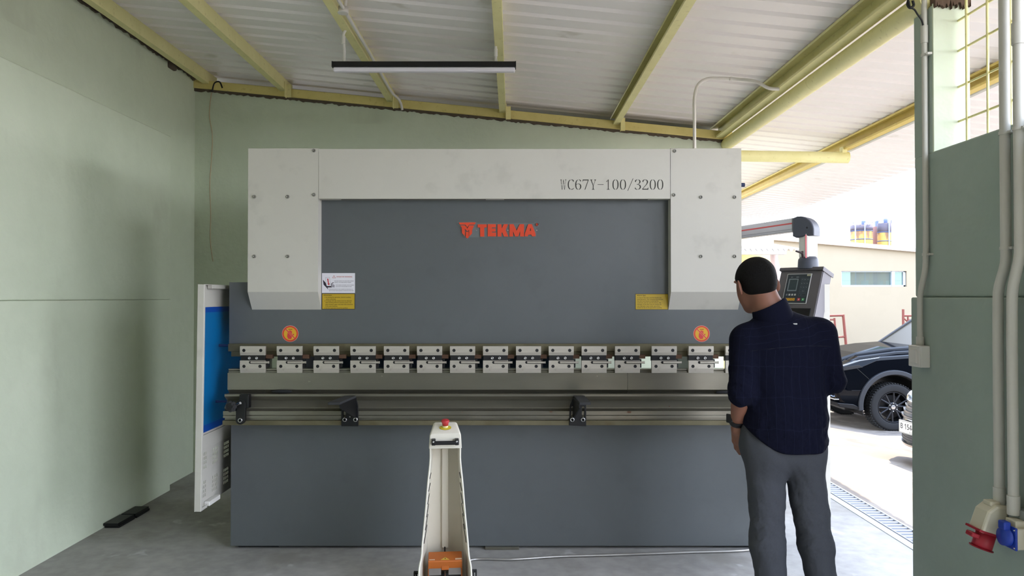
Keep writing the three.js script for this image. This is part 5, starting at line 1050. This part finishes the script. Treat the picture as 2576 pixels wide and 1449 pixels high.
  const hairF = (x, y, z) => {
    const h = toHead(x, y, z), top = 0;
    let d = ell(...h, [0, 0.012, 0.012], [0.071 + 0.010, 0.08 + 0.012 + top, 0.094 + 0.012]) + 0.002 * (nz(Math.atan2(h[0], h[2]) * 1.3, h[1] * 2) - 0.5);
    d = smin(d, ell(...h, [0, -0.03, 0.036], [0.064, 0.066, 0.07]), 0.02);
    const line = -0.008 - 0.75 * h[2] - h[1] + 0.012 * Math.cos(h[0] * 60);
    const back = -0.094 + 4 * h[0] * h[0] - h[1];
    d = smax(d, smin(line, Math.max(back, 0.012 - h[2] - 0.03), 0.012), 0.012);
    return d;
  };
  mk('hair', surfaceNets(hairF, [-0.27, 1.5, -0.2], [0.04, 1.78, 0.13], 0.0042), phys(0x0b0908, 0.75, 0, { specularIntensity: 0.35, bumpMap: tex(256, 0.03, (u, v) => 255 * nC(u * 2, v * 0.5), false), bumpScale: 0.0015 }), man);
  // shirt: loose, sleeves rolled to the elbow, curved tail
  const fold = (x, y, z) => { const n = nB(x * 1.5 + 3 + 0.15 * y, y * 0.45 + 3) - 0.5, m = nB(x * 1.2 + y * 0.9 + 3, y * 1.6 - x * 1.1 + 3) - 0.5; return 0.014 * n * st(1.34, 1.1, y) + 0.012 * m * st(1.15, 0.95, y) + 0.006 * m; };
  const hem = (x, z) => 0.884 + (x < -0.03 ? 0.085 * Math.pow((-x - 0.03) / 0.145, 2) : 0) + (x > 0.1 ? 0.02 * Math.pow((x - 0.1) / 0.07, 2) : 0);
  const along = (x, y, z, a, b) => { const dx = b[0] - a[0], dy = b[1] - a[1], dz = b[2] - a[2], l = Math.hypot(dx, dy, dz); return ((x - a[0]) * dx + (y - a[1]) * dy + (z - a[2]) * dz) / l; };
  const sleeves = (x, y, z) => {
    const L = smin(cone(x, y, z, J.sL, J.eL, 0.068, 0.054), smax(cone(x, y, z, J.eL, J.wL, 0.052, 0.05), along(x, y, z, J.eL, J.wL) - 0.02, 0.01), 0.02);
    const R = smin(cone(x, y, z, J.sR, J.eR, 0.068, 0.052), smax(cone(x, y, z, J.eR, J.wR, 0.05, 0.046), along(x, y, z, J.eR, J.wR) - 0.075, 0.01), 0.02);
    return Math.min(L, R) + 0.016 * (nB(x * 1.5 + z * 2 + 3, y * 2.6 + x * 1.2 + 3) - 0.5) * st(1.36, 1.22, y);
  };
  const shirtF = (x, y, z) => {
    let d = torso(x, y, z, 0.012);
    d = smin(d, smax(ell(x, y, z, [-0.006, 0.93, 0.008], [0.173, 0.3, 0.145]), -(y - 0.8), 0.02), 0.06);
    d += fold(x, y, z);
    d = smin(d, sleeves(x, y, z), 0.028);
    d = smax(d, hem(x, z) - y, 0.008);
    return smax(d, y - (1.476 + 0.2 * (x + 0.06)), 0.01);
  };
  const shirtTex = tex(512, 0.132, (u, v) => { const l = (q, k) => { const a = Math.abs((q * k) % 1 - 0.5); return Math.max(0, 1 - a * 55); }; const a = Math.max(l(u, 4) * 0.6, l(v, 1) * 0.2), b = (nE(u, v) - 0.5) * 4; return [11 + b + a * 46, 13 + b + a * 50, 29 + b + a * 56]; });
  const sg = surfaceNets(shirtF, [-0.3, 0.82, -0.22], [0.3, 1.5, 0.2], 0.0062);
  const sh = sg.toNonIndexed(), sp3 = sh.attributes.position, suv = new Float32Array(sp3.count * 2);
  for (let i = 0; i < sp3.count; i += 3) {            // cloth runs down the back and sleeves, and across on the yoke
    const cyy = (sp3.getY(i) + sp3.getY(i + 1) + sp3.getY(i + 2)) / 3, cxx = (sp3.getX(i) + sp3.getX(i + 1) + sp3.getX(i + 2)) / 3, yoke = cyy > 1.325 && cxx > -0.2 && cxx < 0.175;
    for (let k = i; k < i + 3; k++) {
      const x = sp3.getX(k), y = sp3.getY(k), z = sp3.getZ(k), a = x + (Math.abs(x) > 0.13 ? 0.7 * Math.sign(x) * (0.1 - z) : 0) + 0.02 * (nB(y * 0.7 + 3, x * 0.5 + 3) - 0.5), b = y + 0.03 * (nB(x * 1.2 + 3, y + 3) - 0.5);
      suv[k * 2] = yoke ? b * 0.9 - 0.16 * x : a; suv[k * 2 + 1] = yoke ? a : b;
    }
  }
  sh.setAttribute('uv', new THREE.BufferAttribute(suv, 2));
  mk('shirt', sh, phys(0xffffff, 0.95, 0, { map: shirtTex, specularIntensity: 0.25 }), man, true);
  const collarF = (x, y, z) => {
    const top = Math.min(1.486 + 0.52 * (x + 0.144), 1.548) - (z < 0 ? 0.03 : 0), c = cone(x, y, z, [-0.04, 1.41, 0.006], [-0.082, 1.54, 0.004], 0.088, 0.072);
    let d = Math.abs(c) - 0.0045; d = smax(d, y - top, 0.004); return smax(d, 1.43 - y, 0.006);
  };
  mk('collar', surfaceNets(collarF, [-0.2, 1.38, -0.12], [0.07, 1.56, 0.13], 0.004), phys(0x0c0e1e, 0.95, 0, { specularIntensity: 0.25 }), man);
  mk('cuff', surfaceNets((x, y, z) => { const t = along(x, y, z, J.eL, J.wL); return smax(cone(x, y, z, J.eL, J.wL, 0.054, 0.056), Math.abs(t - 0.012) - 0.026, 0.01) + 0.002 * Math.sin(90 * x); }, ...around(J.eL, 0.12), 0.005), phys(0x0c0e1e, 0.95, 0, { specularIntensity: 0.25 }), man);
  mk('cuff', surfaceNets((x, y, z) => { const t = along(x, y, z, J.eR, J.wR); return smax(cone(x, y, z, J.eR, J.wR, 0.054, 0.05), Math.abs(t - 0.065) - 0.024, 0.01); }, ...around(J.eR, 0.14), 0.005), phys(0x0c0e1e, 0.95, 0, { specularIntensity: 0.25 }), man);
  {
    const p = [(1980 - 1975) / 569.4, 1.55 - (813 - 748) / 569.4]; let z = 0.2; while (shirtF(p[0], p[1], z) > 0 && z > 0) z -= 0.001;
    mk('shirt_tab', box(p[0] - 0.009, p[0] + 0.009, p[1] - 0.003, p[1] + 0.003, z - 0.002, z + 0.0025, 0.001).translate(0, 0, 0), mat(0xa9aaa6, 0.7), man).userData.label = 'small pale label on the back yoke';
    const seam = []; for (let i = 0; i <= 24; i++) { const x = -0.185 + i * 0.36 / 24, y = 1.318 + 0.02 * (x + 0.18) / 0.36 + 0.012 * Math.sin(i / 24 * Math.PI); let q = 0.22; while (shirtF(x, y, q) > 0 && q > -0.1) q -= 0.0015; seam.push(V(x, y, q + 0.0004)); }
    mk('yoke_seam', tube(seam, 0.001, 60, 5), mat(0x080a16, 0.95), man);
  }
  // trousers
  const crease = (x, y, z) => { const n = nB(x * 1.1 + z * 0.7 + 3, y * 0.8 + x * 0.25 + 3) - 0.5, m = nB(x * 2.3 + 3, y * 2.6 - z * 1.4 + 3.3) - 0.5; return 0.016 * n * st(1.0, 0.7, y) + 0.014 * m * st(0.2, 0.02, Math.abs(y - 0.55)) + 0.007 * m * st(0.45, 0.2, y); };
  const trouserF = (x, y, z) => {
    let d = smin(hips(x, y, z, 0.011), legF(x, y, z, 0.004, 0.016), 0.045) + crease(x, y, z);
    d = smax(d, y - 1.0, 0.01); d = smax(d, 0.07 - y, 0.006);
    return smin(d, smax(ell(x, y, z, [-0.178, 0.93, -0.02], [0.022, 0.075, 0.06]), 0, 0.001), 0.025);
  };
  mk('trousers', surfaceNets(trouserF, [-0.26, 0.04, -0.2], [0.3, 1.02, 0.22], 0.0072), phys(0xffffff, 0.95, 0, { specularIntensity: 0.3, map: tex(256, 0.06, (u, v) => { const b = (nE(u, v) - 0.5) * 22; return [68 + b, 70 + b, 75 + b]; }) }), man);
  mk('watch', [surfaceNets((x, y, z) => { const t = along(x, y, z, J.eL, J.wL); const c = cone(x, y, z, J.eL, J.wL, 0.043, 0.03); return smax(Math.abs(c) - 0.004, Math.abs(t - 0.165) - 0.012, 0.003); }, ...around(J.wL, 0.08), 0.003), box(-0.02, 0.02, -0.02, 0.02, -0.006, 0.006, 0.005).rotateY(-1.1).translate(J.wL[0] - 0.033, J.wL[1] + 0.025, J.wL[2] + 0.01)], M.black, man);
  for (const [a, s] of [[J.aL, -1], [J.aR, 1]]) mk('shoe', surfaceNets((x, y, z) => smax(smax(foot(x, y, z, a, s) - 0.009, -y, 0.004), y - 0.09, 0.008), [a[0] - 0.12, -0.01, a[2] - 0.26], [a[0] + 0.12, 0.13, a[2] + 0.12], 0.007), mat(0x15120f, 0.4), man);
}
renderer.render(scene, camera);
